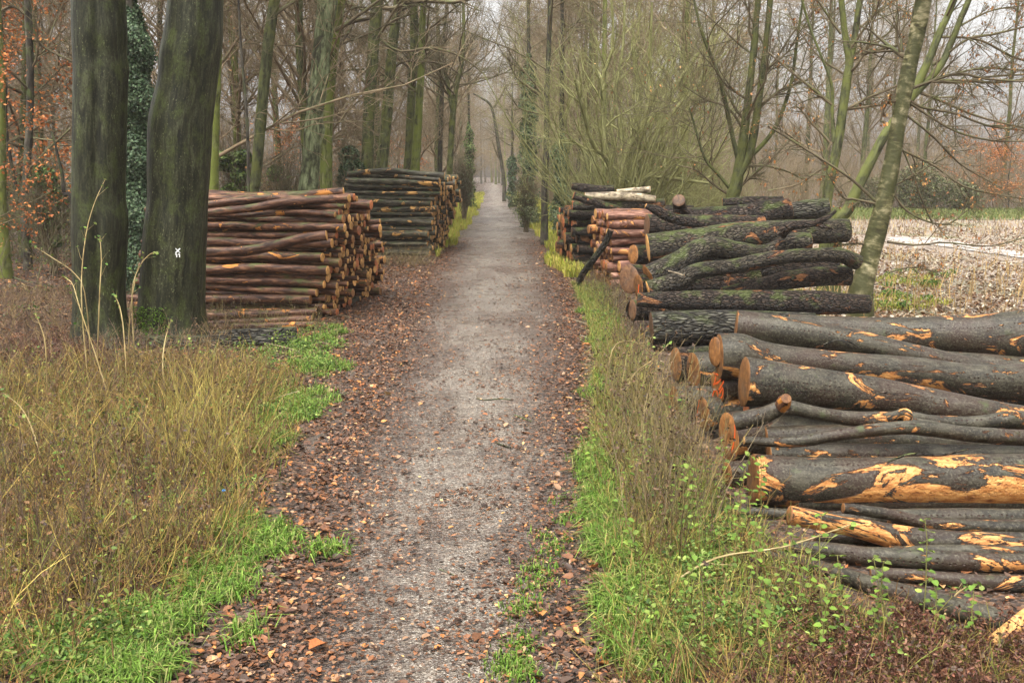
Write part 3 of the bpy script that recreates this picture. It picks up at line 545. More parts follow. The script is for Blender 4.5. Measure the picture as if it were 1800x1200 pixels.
stack('dark farthest right stack','mixed logs of the farthest right stack',pr,.262,lambda z:26.9+.1*z,lambda z:31.2-z*.6,1.62,lambda y,z:1.6-(y-27)*.05,seed=9,xj=.14,tiltj=.02,yaw=.18)
STK_L.sort(key=lambda q:-q[0]); NIND=252; used=set()
for sc_,p,loc,rot,lab,grp in STK_L[:NIND]:
    rr,me,fo=p; o=copy_tree(me) if id(me) in used else me
    used.add(id(me)); o.location=loc; o.rotation_euler=rot; tag(o,lab,'log',grp)
b=MB(); mats=[]; cache={}
from mathutils import Euler
for sc_,p,loc,rot,lab,grp in STK_L[NIND:]:
    Rm=np.array(Euler(rot).to_matrix())
    for ob in (p[1],p[2]):
        if ob.name not in cache:
            me=ob.data; v=np.empty(len(me.vertices)*3,np.float32); me.vertices.foreach_get('co',v); bk=np.empty_like(v); me.attributes['bk'].data.foreach_get('vector',bk)
            Qs=[tuple(f.vertices) for f in me.polygons if len(f.vertices)==4]; Ts=[tuple(f.vertices) for f in me.polygons if len(f.vertices)==3]
            m=ob.data.materials[0]; 
            if m not in mats: mats.append(m)
            cache[ob.name]=(v.reshape(-1,3).copy(),np.array(Qs),np.array(Ts),bk.reshape(-1,3).copy(),mats.index(m))
        v,Qs,Ts,bk,mi=cache[ob.name]
        off=0 if ob is p[2] else RS.rand(3)*30
        b.raw(v@Rm.T+np.array(loc),Qs,Ts,bk+off,None,mi)
tag(b.build('stacked_logs',mats),'remaining thin logs packed inside the four log stacks','logs',None,'stuff')
for p in set(id(q[1]) for q in STK_L)-used: pass
print('STACKS',len(STK_L))
# ------------------------------------------------------------------ trees
def spawn(Pp,R,m,t0,t1,L,ang,npts,wig=.15,up=.08,rr=.6,rmin=.0025,taper=.25,lenfall=.55,rmax=9.):
    N,K,_=Pp.shape
    if N==0: return np.zeros((0,npts,3)),np.zeros((0,npts))
    t=(t0+(t1-t0)*RS.rand(N,m)); x=t*(K-1); i=np.clip(x.astype(int),0,K-2); f=(x-i)[...,None]; ar=np.arange(N)[:,None]
    p=Pp[ar,i]*(1-f)+Pp[ar,i+1]*f; T=nrm(Pp[ar,i+1]-Pp[ar,i]); r=R[ar,i]*(1-f[...,0])+R[ar,i+1]*f[...,0]
    q=nrm(np.cross(T,RS.randn(N,m,3))); a=(ang*(.7+.6*RS.rand(N,m)))[...,None]
    d=nrm(np.cos(a)*T+np.sin(a)*q); ln=L*(1-lenfall*t)*(.55+.9*RS.rand(N,m))
    p=p.reshape(-1,3); d=d.reshape(-1,3); ln=ln.reshape(-1); r0=np.clip(r.reshape(-1)*rr,rmin,rmax)
    out=np.zeros((N*m,npts,3)); out[:,0]=p; st=(ln/(npts-1))[:,None]
    for k in range(1,npts):
        d=nrm(d+RS.randn(N*m,3)*wig+np.array([0,0,up])); out[:,k]=out[:,k-1]+d*st
    R2=np.maximum(r0[:,None]*np.linspace(1,taper,npts)[None,:],rmin*.7)
    return out,R2
LEAFC=np.array([(.34,.13,.035),(.42,.19,.06),(.25,.10,.04),(.5,.28,.1)])
def cols(pal,n,jit=.25):
    pal=np.asarray(pal); c=pal[RS.randint(0,len(pal),n)]; return np.clip(c*(1+RS.randn(n,1)*jit),.003,1)
def crown(P0,R0,levels,b,sides=(6,4,3,3)):
    lv=[(P0,R0)]
    for k,l in enumerate(levels):
        l=dict(l); cur=spawn(lv[-1][0],lv[-1][1],**l); b.tubes(cur[0],cur[1],sides[min(k,3)]); lv.append(cur)
    return lv
def trunkpoly(H,r,lean=0.,wig=.15,K=12,curve=0.):
    z=np.linspace(0,1,K); x=lean*H*z+curve*np.sin(z*3)+np.cumsum(RS.randn(K)*wig)*.3; y=np.cumsum(RS.randn(K)*wig)*.3
    x-=x[0]; y-=y[0]; R=r*(1-.82*z); R[0]*=1.35; return np.stack([x,y,z*H-.15],1)[None],R[None]
def background_proto(kind,H,r,mt,mw,lev,lean=0,tm='trunk'):
    o=thing('bare_tree','x','tree',(0,0,0)); P0,R0=trunkpoly(H,r,lean)
    b=MB(); b.tubes(P0,R0,10); b.build('trunk',MAT[mt],o)
    b=MB(); lv=crown(P0,R0,lev,b); b.build('branches',MAT[mw],o); return o,lv
bgp=[]
LV=lambda a,bb,c,d,s=1.:[dict(m=a,t0=.12,t1=.98,L=5.5*s,ang=.95,npts=6,wig=.16,up=.10,rr=.4,rmax=.06),dict(m=bb,t0=.15,t1=1,L=2.4*s,ang=.8,npts=5,wig=.16,up=.05,rr=.6,rmin=.008),dict(m=c,t0=.15,t1=1,L=1.3*s,ang=.8,npts=4,wig=.2,up=.04,rr=.6,rmin=.009),dict(m=d,t0=.2,t1=1,L=.8*s,ang=.7,npts=3,wig=.15,up=.03,rr=.7,rmin=.007)]
for k,(H,r,mt,ln) in enumerate([(19,.19,'forest_trunk',.02),(17,.15,'dark_trunk',-.04),(20,.23,'forest_trunk',.0),(15,.12,'dark_trunk',.06),(18,.17,'mossy_trunk',-.02)]):
    bgp.append(background_proto(k,H,r,mt,'forest_twig',LV(24,8,6,2),ln)[0])
# a tall thin-stemmed shrubby tree with russet leaves (young beech)
def leafy_tips(lv,frac,size,pal,name,parent,org=(0,0,0),lo=0):
    tips=np.concatenate([l[0][:,1:].reshape(-1,3) for l in lv[-2:]]); tips=tips[RS.rand(len(tips))<frac]
    tips=tips[tips[:,2]>lo]
    b=MB(); b.leaves(tips-np.array([0,0,.02]),size*(.7+.6*RS.rand(len(tips))),cols(pal,len(tips)),tilt=1.2,asp=.6); return b.build(name,MAT['leaf'],parent,org)
yb=thing('young_beech','x','tree',(0,0,0)); P0,R0=trunkpoly(9,.06,.03); b=MB(); b.tubes(P0,R0,8); b.build('trunk',MAT['dark_trunk'],yb)
b=MB(); lv=crown(P0,R0,[dict(m=26,t0=.1,t1=.98,L=3.2,ang=1.15,npts=6,wig=.1,up=.02,rr=.5),dict(m=10,t0=.15,t1=1,L=1.2,ang=.7,npts=4,wig=.12,up=0,rr=.6,rmin=.004),dict(m=5,t0=.1,t1=1,L=.5,ang=.7,npts=3,rr=.6,rmin=.003,up=0)],b); b.build('branches',MAT['twig'],yb)
leafy_tips(lv,.8,.11,[(.46,.14,.035),(.58,.22,.06),(.38,.11,.03)],'foliage',yb)
# ---- background placement
rnd=random.Random(21); placed=[]; bgused=set(); nbg=0; BGL={}
def place_bg(x,y,s,rz,lab,grp):
    global nbg
    p=bgp[rnd.randrange(len(bgp))]
    if id(p) in bgused: o=copy_tree(p)
    else: o=p; bgused.add(id(p))
    o.location=(x,y,-.05); o.rotation_euler.z=rz; o.scale=(s,s,s); tag(o,lab,'tree',grp); nbg+=1; BGL.setdefault(grp,[]).append((x/y,o))
def ok(x,y,dm):
    for a,b_ in placed:
        if (a-x)**2+(b_-y)**2<dm*dm: return False
    placed.append((x,y)); return True
def scatter(n,fx,fy_,dm,lab,grp,s0=.8,s1=1.15,cond=None):
    c=t=0
    while c<n and t<n*40:
        t+=1; y=fy_(rnd.random()); x=fx(rnd.random(),y)
        if cond and not cond(x,y): continue
        if ok(x,y,dm): place_bg(x,y,rnd.uniform(s0,s1),rnd.uniform(0,6.28),lab,grp); c+=1
# left wood
scatter(12,lambda u,y:-6-u*(y*.55-2),lambda u:27+u*16,2.6,'bare tree of the near left wood behind the log stacks','trees of the near left wood',cond=lambda x,y:x>-.53*y-2)
scatter(22,lambda u,y:-5.5-u*(y*.55),lambda u:43+u*40,2.8,'hazy bare tree deep in the left wood','trees deep in the left wood',cond=lambda x,y:x>-.53*y-2)
scatter(9,lambda u,y:-5-u*(y*.5),lambda u:83+u*60,3.5,'far misty bare tree of the left wood','far trees of the left wood')
# along the track far away
scatter(30,lambda u,y:(-3.4-u*5-(y-45)*.02) if rnd.random()<.5 else (2.2+u*5-(y-45)*.02),lambda u:46+u*110,3.,'misty bare tree lining the distant track','trees lining the distant track')
scatter(34,lambda u,y:-16+u*30,lambda u:180+u*60,3,'faint bare tree closing the end of the track','trees closing the end of the track')
# right wood beyond the field
scatter(14,lambda u,y:9+u*(y*.55-4),lambda u:68+u*18,3.,'bare tree on the far edge of the stubble field','trees on the far field edge')
scatter(9,lambda u,y:6+u*(y*.55),lambda u:88+u*50,4,'misty bare tree beyond the stubble field','misty trees beyond the field')
scatter(8,lambda u,y:3.4+u*4.5,lambda u:36+u*30,3.,'bare tree in the belt between track and field','trees between track and field')
for g_,l_ in BGL.items():
    for k,(_,o) in enumerate(sorted(l_,key=lambda q:q[0])): o['label']=o['label']+', '+ordn(k)+' from the left'
print('BG',nbg)
# ------------------------------------------------------------------ individual trees
def px_poly(pts,Y):
    """(px,py,half width px[,Y]) -> points and radii"""
    A=[];R=[]
    for q in pts:
        y=q[3] if len(q)>3 else Y
        A.append(P(q[0],q[1],y)); R.append(q[2]*y/FPX)
    return np.array(A),np.array(R)
def extend(A,R,H,n=5,bend=.3):
    d=nrm(A[-1]-A[-2]); L=(H-A[-1][2])/max(d[2],.3); out=[];r=[]; p=A[-1]
    for k in range(1,n+1):
        d=nrm(d+np.array([0,0,.12])+RS.randn(3)*.04); p=p+d*L/n; out.append(p); r.append(R[-1]*(1-.85*k/n))
    return np.vstack([A,out]),np.concatenate([R,r])
SIDE={'light':[dict(m=14,t0=.25,t1=.98,L=4.2,ang=1.,npts=7,wig=.15,up=.08,rr=.4,rmax=.06),dict(m=7,t0=.15,t1=1,L=1.7,ang=.8,npts=5,wig=.16,up=.04,rr=.6,rmin=.005),dict(m=5,t0=.15,t1=1,L=.8,ang=.8,npts=4,wig=.16,up=.02,rr=.6,rmin=.003),dict(m=3,t0=.2,t1=1,L=.4,ang=.7,npts=3,wig=.1,up=.02,rr=.7,rmin=.0022)]}
def side(**k):
    l=[dict(x) for x in SIDE['light']]; l[0].update(k); return l
def ctree(label,pts,Y,mat,H=17,br=None,hand=(),twig='twig',group=None,forks=(),leaves=0,name='tree',lump=.06,knots=(),sides=24,sub=(8,5,3),leafpal=None,leafsize=.07):
    A,R=px_poly(pts,Y); base=A[0].copy(); g=G(pts[0][0],600,0); base[2]=-.12
    if A[0][2]>.25: A=np.vstack([base+(0,0,0),A]); R=np.concatenate([[R[0]*1.25],R])
    else: A[0][2]=-.12
    main,MR=extend(A,R,H) if H else (A,R)
    org=np.array([A[0][0],A[0][1],0.]); o=thing(name,label,'tree',org,group)
    b=MB(); log_geo(b,main,MR,sides,cap=(True,False),lump=lump,knots=knots,m=0,capm=0,n=60)
    FP=[]
    for f in forks:
        fa,fr=px_poly(f,Y); fa,fr=extend(fa,fr,H) if f[-1][1]<=20 else (fa,fr)
        log_geo(b,fa,fr,16,cap=(False,False),lump=lump,m=0,capm=0,n=40); FP.append((fa,fr))
    b.build('trunk',[MAT[mat]],o,org)
    if br or hand:
        b=MB(); tips=[]
        if br:
            for (pa,pr_) in [(main,MR)]+FP:
                q=spline(np.column_stack([pa,pr_]),16); lv=crown(q[None,:,:3],q[None,:,3],br,b,(6,4,3,3)); tips+=lv[-2:]
        for h in hand:
            ha,hr=px_poly(h,Y); q=spline(np.column_stack([ha,hr]),12); b.tubes(q[None,:,:3],np.maximum(q[None,:,3],.004),7)
            L=np.linalg.norm(ha[-1]-ha[0])
            lv=crown(q[None,:,:3],q[None,:,3],[dict(m=sub[0],t0=.12,t1=1,L=L*.38,ang=.75,npts=5,wig=.13,up=.03,rr=.5,rmin=.004,lenfall=.5),dict(m=sub[1],t0=.1,t1=1,L=L*.17,ang=.75,npts=4,wig=.14,up=.02,rr=.6,rmin=.003),dict(m=sub[2],t0=.1,t1=1,L=L*.08,ang=.7,npts=3,wig=.1,up=.02,rr=.7,rmin=.0022)],b,(4,3,3,3)); tips+=lv[-2:]
        b.build('branches',[MAT[twig]],o,org)
        if leaves and tips:
            t=np.concatenate([l[0][:,1:].reshape(-1,3) for l in tips]); t=t[RS.rand(len(t))<leaves]; t=t[t[:,2]<13]
            if len(t):
                b=MB(); b.leaves(t-np.array([0,0,.02]),leafsize*(.6+.7*RS.rand(len(t))),cols(LEAFC if leafpal is None else leafpal,len(t)),tilt=1.3,asp=.55,along=np.array([0,0,-1.])); b.build('leaves',MAT['leaf'],o,org)
    return o,org,main,MR
# the twin old beeches
def big_beech(label,prof,Y,groove,knots,H=21):
    A=[];R=[]
    for y,l,r in prof: A.append(P((l+r)/2,y,Y)); R.append((r-l)/2*Y/FPX*1.0)
    A=np.array(A);R=np.array(R); A[-1][2]=-.15
    A=A[::-1];R=R[::-1]; A,R=extend(A,R,H,6)
    org=np.array([A[0][0],A[0][1],0.]); o=thing('beech_tree',label,'tree',org,'old beeches by the left verge')
    b=MB(); s=lambda a,t: 1-sum(g[1]*np.exp(-(np.angle(np.exp(1j*(a-g[0])))/g[2])**2) for g in groove)+.30*np.exp(-t*24/.35)*(.5+.5*np.cos(5*a+1))
    log_geo(b,A,R,56,cap=(True,False),lump=.022,shape=s,n=110,m=0,capm=0,knots=knots,furr=.006,seed=4.)
    b.build('trunk',[MAT['beech_trunk']],o,org)
    q=spline(np.column_stack([A,R]),60); q=q[q[:,2]>8.5][::2]; b=MB(); crown(q[None,:,:3],q[None,:,3],side(m=16,t0=.1,L=5),b); b.build('branches',[MAT['twig']],o,org)
    return o,org,A,R
bA=big_beech('dark left beech of the pair, with a deep groove down its straight trunk',[(-60,131,214),(0,130,216),(60,130,219),(100,131,218),(150,131,221),(250,130,218),(340,129,217),(385,129,222),(420,128,221),(500,130,218),(560,128,220),(600,122,232),(618,108,246)],15.3,[(1.85,.20,.20),(2.9,.05,.25)],[(3.3,.20,.09,.3),(.2,.25,.05,.3)])
bB=big_beech('thick right beech of the pair, leaning right, with white painted X and 11',[(-60,302,392),(0,297,389),(60,291,389),(100,283,384),(150,279,377),(200,267,371),(230,263,369),(300,262,366),(350,262,363),(400,255,362),(450,250,360),(500,247,358),(545,243,357),(575,240,360),(592,226,372),(606,205,392)],16.0,[(2.3,.07,.25),(1.2,.04,.2)],[(2.8,.26,.04,.3)])
def on_trunk(px,py,A,R,Y):
    p=P(px,py,Y); i=np.argsort(A[:,2]); cx=np.interp(p[2],A[i,2],A[i,0]); r=np.interp(p[2],A[i,2],R[i])*1.02
    for _ in range(3):
        y=Y-math.sqrt(max(r*r-(p[0]-cx)**2,0)); p=P(px,py,y)
    return p
b=MB()
def tstroke(q,w=.008):
    q=np.array(q); t=nrm(np.gradient(q,axis=0)); s=np.cross(t,np.array([0,-1.,0])); V=np.stack([q-s*w,q+s*w],1).reshape(-1,3)-np.array([0,.012,0]); k=np.arange(len(q)-1)*2
    b.raw(V,np.stack([k,k+1,k+3,k+2],-1))
for ln in [[(309,436.5),(317,444.5)],[(317,436.5),(309,444.5)],[(308.5,447.5),(311,446),(311,452)],[(313.5,447.5),(316,446),(316,452)]]:
    q=[on_trunk(a,c_,bB[2],bB[3],16.0) for a,c_ in ln]; tstroke(np.array(spline(np.array(q),4)))
b.build('painted_mark',MAT['white_paint'],bB[0],bB[1])
# moss cushion at the foot
b=MB(); n_=900; th=RS.rand(n_)*1.3-2.6; zz=RS.rand(n_)**1.5*.55; rr_=np.interp(zz,bB[2][:,2],bB[3])+.03
pp=np.stack([bB[1][0]+np.cos(th)*rr_,bB[1][1]+np.sin(th)*rr_,zz],1); b.leaves(pp,.035,cols([(.07,.13,.015),(.10,.17,.02)],n_),tilt=.9); b.build('moss',MAT['green'],bB[0],bB[1])
T=ctree
# left group
T('pale green trunk with white painted rings just right of the thick beech',[(377,352,8.5),(376,300,8.5),(378,220,8),(380,150,8),(384,60,7)],25,'mossy_trunk',br=side(m=8,t0=.5))
b=MB(); o=COL.objects[[x.name for x in COL.objects if x.get('label','').startswith('pale green trunk with white')][0]]
for py in (341,347):
    for k in range(10):
        pass
T('mossy slender trunk leaning right, first tree right of the ringed trunk',[(446,345,9),(449,320,9),(456,240,9.5),(463,160,9.5),(470,90,9.5),(478,30,9),(484,-10,9)],27,'forest_trunk',br=side(m=12,t0=.45))
T('thin dark sapling stem in front of the slender mossy trunk',[(437,350,2.8),(436,260,2.8),(432,180,2.6),(424,90,2.2),(419,0,2)],24,'dark_trunk',H=8,br=side(m=8,t0=.4,L=2.),name='sapling')
T('pale lichen-covered tree with dark burls above the reddish stack',[(541,340,16.5),(545,300,15.5),(549,250,15),(553,200,14.5),(560,140,15),(565,90,15),(571,40,16),(577,-10,16)],28,'pale_burl',lump=.07,br=side(m=10,t0=.5),knots=[(2.7,.14,.40,.45),(2.9,.22,.5,.45),(2.6,.31,.45,.5),(.5,.27,.3,.4),(1.4,.18,.2,.4)])
T('yellow-green trunk directly behind the burled tree',[(574,335,11),(573,280,11),(575,220,10),(580,150,9.5),(585,90,10),(593,20,11),(597,-15,11)],30,'mossy_trunk',br=side(m=10,t0=.4),hand=[[(588,75,4),(598,50,4),(620,38,4),(650,33,3)],[(580,140,2.5),(605,125,2),(640,122,1.5)]])
T('straight mossy trunk left of centre above the dark stack',[(645,305,11),(647,260,10.5),(648,210,10),(652,150,10),(656,90,10),(661,30,10),(664,-15,10)],36,'forest_trunk',br=side(m=12,t0=.3),hand=[[(655,95,3),(648,75,2.5),(640,60,2)],[(663,12,4),(690,15,4),(730,3,3),(800,4,3),(840,-5,2)],[(660,30,3),(620,10,3),(570,0,2)],[(656,60,2.5),(700,90,2),(760,85,2),(810,100,1.5),(850,130,1)]],sub=(12,7,4))
T('grey-green trunk right of the straight mossy trunk',[(671,305,10),(676,250,9.5),(681,190,9.5),(686,130,9),(690,80,9),(697,30,8),(700,0,8)],39,'forest_trunk',br=side(m=12,t0=.35),hand=[[(688,125,3),(705,110,2.5),(740,107,2),(790,115,1.5)]])
T('twin pale trunk, left of two trees above the far end of the dark stack',[(717,308,8),(720,250,7.5),(722,190,7),(727,100,7),(728,40,7),(727,0,7)],41,'forest_trunk',br=side(m=14,t0=.3))
T('bright yellow-green mossy trunk above the far end of the dark stack',[(730,308,8),(733,250,7.5),(737,180,6.5),(740,130,6),(742,60,5.5),(745,0,5)],40,'mossy_trunk',br=side(m=14,t0=.3))
T('slim forked tree at the left edge of the distant track',[(788,345,6),(791,290,5.5),(794,230,5),(797,190,5),(803,150,4),(812,110,3.5),(815,60,3)],44,'forest_trunk',forks=[[(796,200,4),(790,165,3.5),(782,120,3)]],br=side(m=14,t0=.25,L=5),sub=(8,5,4))
T('far tree with a crooked stem bending left over the end of the track',[(886,318,3),(882,290,3),(876,255,3),(870,215,2.6),(862,185,2.2),(845,172,1.6),(832,165,1.2)],88,'dark_trunk',H=0,hand=[[(882,285,2),(873,270,1.5),(866,250,1.2)],[(868,190,2),(880,170,1.5),(890,150,1)]])
T('dark slim upright tree right of the distant track',[(957,373,6),(957,330,5.5),(960,270,5),(961,220,4.5),(961,170,4.5),(964,100,4),(968,0,4)],36,'dark_trunk',br=side(m=12,t0=.35),hand=[[(960,180,3),(945,165,3),(925,150,2.5),(907,135,2),(895,110,1.2)]])
# left edge trees
T('dark reddish trunk near the left picture edge',[(42,372,7),(46,320,7),(50,250,6.5),(53,170,6),(52,90,6),(49,20,6)],27,'dark_trunk',br=side(m=12,t0=.2),hand=[[(50,30,3),(25,12,3),(0,20,2)],[(50,60,2.5),(80,85,2),(130,110,1.5)]],leaves=.10)
T('grey trunk just left of the dark reddish one',[(35,345,7),(38,280,7),(42,200,6.5),(45,120,6)],32,'forest_trunk',br=side(m=12,t0=.2))
T('mossy trunk cut by the left picture edge',[(2,385,10),(1,300,9),(0,200,9),(-3,100,9)],25,'mossy_trunk',br=side(m=9,t0=.3))
T('crooked dead bough rising beside the left beech trunk',[(128,365,4),(113,340,3.5),(110,310,3),(103,280,2.5),(96,250,2),(90,232,1.4)],17.5,'dark_trunk',H=0,hand=[[(94,247,1.5),(75,245,1.2),(58,242,.8)],[(112,320,1.2),(125,305,1),(135,290,.6)]],name='dead_sapling',sub=(3,2,2))
# hazel / multi-stem on the right
def hazel():
    base=P(1098,330,32.); base[2]=0; o=thing('hazel_bush','large yellow-green many-stemmed bush behind the right log stacks','bush',base)
    st=[]; rd=[]
    hand=[[(1085,322,5),(1068,290,5),(1062,240,4),(1060,140,4),(1075,95,3),(1078,40,2.5),(1075,0,2)],[(1090,322,6),(1102,270,5),(1125,240,4),(1140,190,3.5),(1145,120,3),(1150,0,2)],[(1100,322,7),(1125,255,6),(1170,185,5),(1215,120,4),(1260,60,2)],[(1108,322,6),(1148,285,5),(1190,275,4),(1250,290,2.5)],[(1095,325,5),(1130,320,4),(1160,312,4),(1240,322,2.5)],[(1105,325,7),(1140,290,6),(1147,250,5),(1190,190,4),(1230,150,3),(1280,90,2)],[(1088,325,5),(1070,295,4),(1040,260,3.5),(1020,200,3),(1005,150,2)],[(1092,320,4),(1095,250,4),(1085,170,3),(1100,80,2.5),(1105,0,2)],[(1100,320,4),(1118,260,4),(1128,160,3),(1120,60,2)],[(1060,325,3),(1030,280,3),(1000,240,2),(985,180,1.5)]]
    b=MB()
    for h in hand:
        A,R=px_poly(h,32); A[:,1]+=np.linspace(0,RS.randn()*1.4,len(A)); A[0]=base+np.array([(h[0][0]-1098)/1800*32,RS.randn()*.2,-.1])
        q=spline(np.column_stack([A,R]),14); st.append(q[:,:3]); rd.append(q[:,3])
    for k in range(34):
        a=RS.rand()*6.28; l=RS.rand()**.6*.95; d=nrm(np.array([math.cos(a)*l,math.sin(a)*l*.8,1.])); L=4.5+3*RS.rand(); p=[base+np.array([math.cos(a)*.5*RS.rand(),math.sin(a)*.5*RS.rand(),-.1])]
        for j in range(13): d=nrm(d+RS.randn(3)*.06+np.array([0,0,.03])); p.append(p[-1]+d*L/13)
        st.append(np.array(p)); rd.append(np.linspace(.045+.02*RS.rand(),.008,14))
    st=np.array(st);rd=np.array(rd); b.tubes(st,rd,7); b.build('stems',[MAT['hazel_twig']],o,base)
    b=MB(); a1=spawn(st,rd,12,.1,1,2.3,.62,7,.17,.13,.45,.005,lenfall=.3); b.tubes(*a1,4); a2=spawn(*a1,5,.1,1,1.1,.65,5,.17,.08,.6,.004); b.tubes(*a2,3); a3=spawn(*a2,3,.1,1,.6,.6,3,.15,.06,.7,.0033); b.tubes(*a3,3)
    b.build('twigs',[MAT['hazel_twig']],o,base)
hazel()
T('many-stemmed grey-green tree right of the big bush, behind the oak pile',[(1286,362,12),(1293,330,11),(1300,290,9),(1306,250,8),(1312,200,7),(1318,150,6),(1325,90,6),(1330,30,5),(1333,-10,5)],24,'forest_trunk',lump=.08,
  forks=[[(1296,310,9),(1315,275,8),(1326,230,7),(1336,160,6),(1345,90,5),(1352,20,5)],[(1300,285,6),(1290,250,4),(1275,180,4),(1262,130,3),(1235,60,3),(1222,10,2)],[(1310,280,5),(1335,260,4),(1365,220,4),(1390,150,3),(1400,80,2.5),(1410,10,2)],[(1288,338,4),(1270,315,3),(1240,280,2.5),(1225,235,2),(1212,190,1.5)]],
  hand=[[(1290,340,3),(1320,310,2.5),(1350,285,2.2),(1395,240,1.5)],[(1285,345,2.5),(1255,325,2),(1225,300,1.5),(1190,290,1)],[(1308,230,3),(1280,190,2),(1240,175,1.5),(1200,150,1)],[(1325,200,3),(1370,160,2),(1420,140,1.3)],[(1318,160,3),(1360,110,2),(1400,50,1.5),(1440,10,1)],[(1300,300,2),(1330,290,2),(1380,300,1.5),(1420,320,1)]],br=side(m=16,t0=.3,L=3.2),twig='twig',leaves=.02,sub=(10,6,4))
T('upright fork tree with russet leaves right of the many-stemmed tree',[(1452,380,9),(1455,340,9),(1465,290,8.5),(1475,240,8),(1481,195,8),(1489,140,7.5),(1493,105,7),(1485,60,5.5),(1480,10,5)],21.5,'forest_trunk',lump=.07,
  forks=[[(1492,112,6),(1500,80,5.5),(1506,40,5),(1513,-5,5)],[(1466,250,4),(1463,200,3),(1462,150,2.5),(1440,90,2),(1415,20,2)]],
  hand=[[(1490,192,3),(1520,175,2.5),(1560,158,2),(1600,142,1.2)],[(1490,192,3),(1530,187,2),(1580,178,1.2)],[(1466,187,3),(1430,158,2.5),(1395,130,2),(1350,92,1.5)],[(1500,105,3),(1530,92,2.5),(1570,82,2),(1610,72,1.2)],[(1478,60,2.5),(1450,20,2),(1430,-10,1.5)],[(1458,250,2.5),(1440,230,2.2),(1425,215,2),(1405,190,1.5),(1390,190,1.2)],[(1470,290,2),(1440,300,2),(1400,325,1.5),(1350,335,1)],[(1465,300,2),(1430,270,2),(1390,240,1.5),(1350,215,1)],[(1500,60,2),(1545,20,2),(1580,-5,1.5)],[(1482,130,2),(1440,100,1.5),(1400,50,1)]],br=side(m=10,t0=.35,L=3.),leaves=.075,leafsize=.055,sub=(10,6,4))
T('slanting fork tree leaning right behind the birch',[(1472,400,10),(1490,370,10),(1510,325,9.5),(1535,275,8.5),(1560,230,8),(1590,190,8),(1612,150,7.5),(1635,100,6.5),(1655,50,6),(1675,5,5.5)],20.,'forest_trunk',lump=.06,
  forks=[[(1600,175,6),(1650,120,6),(1672,75,5.5),(1690,30,5),(1705,-5,5)]],
  hand=[[(1640,143,3),(1690,145,2.5),(1740,135,2),(1830,130,1.5)],[(1640,142,3),(1700,142,2.5),(1760,145,2),(1850,130,1.5)],[(1630,145,2.5),(1680,130,2),(1730,120,2),(1810,125,1.5)],[(1615,162,3),(1660,180,2.5),(1720,205,2),(1810,228,1.5)],[(1640,115,2.5),(1700,70,2),(1750,60,2),(1830,40,1.5)],[(1655,65,2.5),(1720,70,2),(1780,100,2),(1830,115,1.2)],[(1620,60,2),(1600,30,1.5),(1560,0,1)],[(1680,50,2),(1740,20,1.5),(1800,10,1)]],br=side(m=8,t0=.45,L=3.),leaves=.085,leafsize=.055,sub=(12,7,4))
T('leaning birch with peeling bark standing at the right end of the oak pile',[(1513,512,21),(1522,480,18),(1532,440,17),(1545,395,16),(1555,350,15),(1563,310,14),(1573,260,13),(1580,215,12.5),(1590,160,13),(1601,110,12.5),(1612,60,13),(1622,10,13),(1630,-30,13)],17.4,'birch_trunk',lump=.08,sides=30,
  hand=[[(1575,178,3),(1560,180,2.5),(1552,195,2),(1548,215,1.5)],[(1600,178,3),(1625,190,2.5),(1680,200,2),(1740,222,1.8),(1830,232,1.2)],[(1600,182,2.5),(1650,215,2),(1690,235,1.8),(1750,248,1.5),(1820,248,1)],[(1541,356,3),(1500,318,2.5),(1460,290,2),(1400,252,2),(1350,222,1.5)],[(1541,358,2.5),(1500,350,2),(1480,345,2),(1455,305,1.5)],[(1575,325,2),(1620,300,1.5),(1665,275,1)],[(1605,155,3),(1680,130,2.5),(1740,140,2),(1840,145,1.5)],[(1560,425,2.5),(1610,431,1.8),(1660,426,1.5),(1730,433,1.2),(1780,424,1),(1830,405,.8)],[(1535,430,2.5),(1500,428,2),(1470,432,1.5)],[(1575,260,2),(1640,290,2),(1700,330,1.5),(1800,350,1)],[(1590,200,2),(1640,240,2),(1690,290,1.5),(1760,330,1)],[(1562,330,2),(1600,375,1.8),(1660,395,1.5),(1700,370,1)],[(1570,245,2),(1590,270,1.5),(1620,350,1.5),(1640,395,1)],[(1560,480,1.5),(1600,470,1.2),(1650,478,1)]],br=side(m=6,t0=.5,L=3.),leaves=.065,leafsize=.055,sub=(10,6,4),knots=[(5.,.12,.2,.3),(0,.2,.2,.3)])
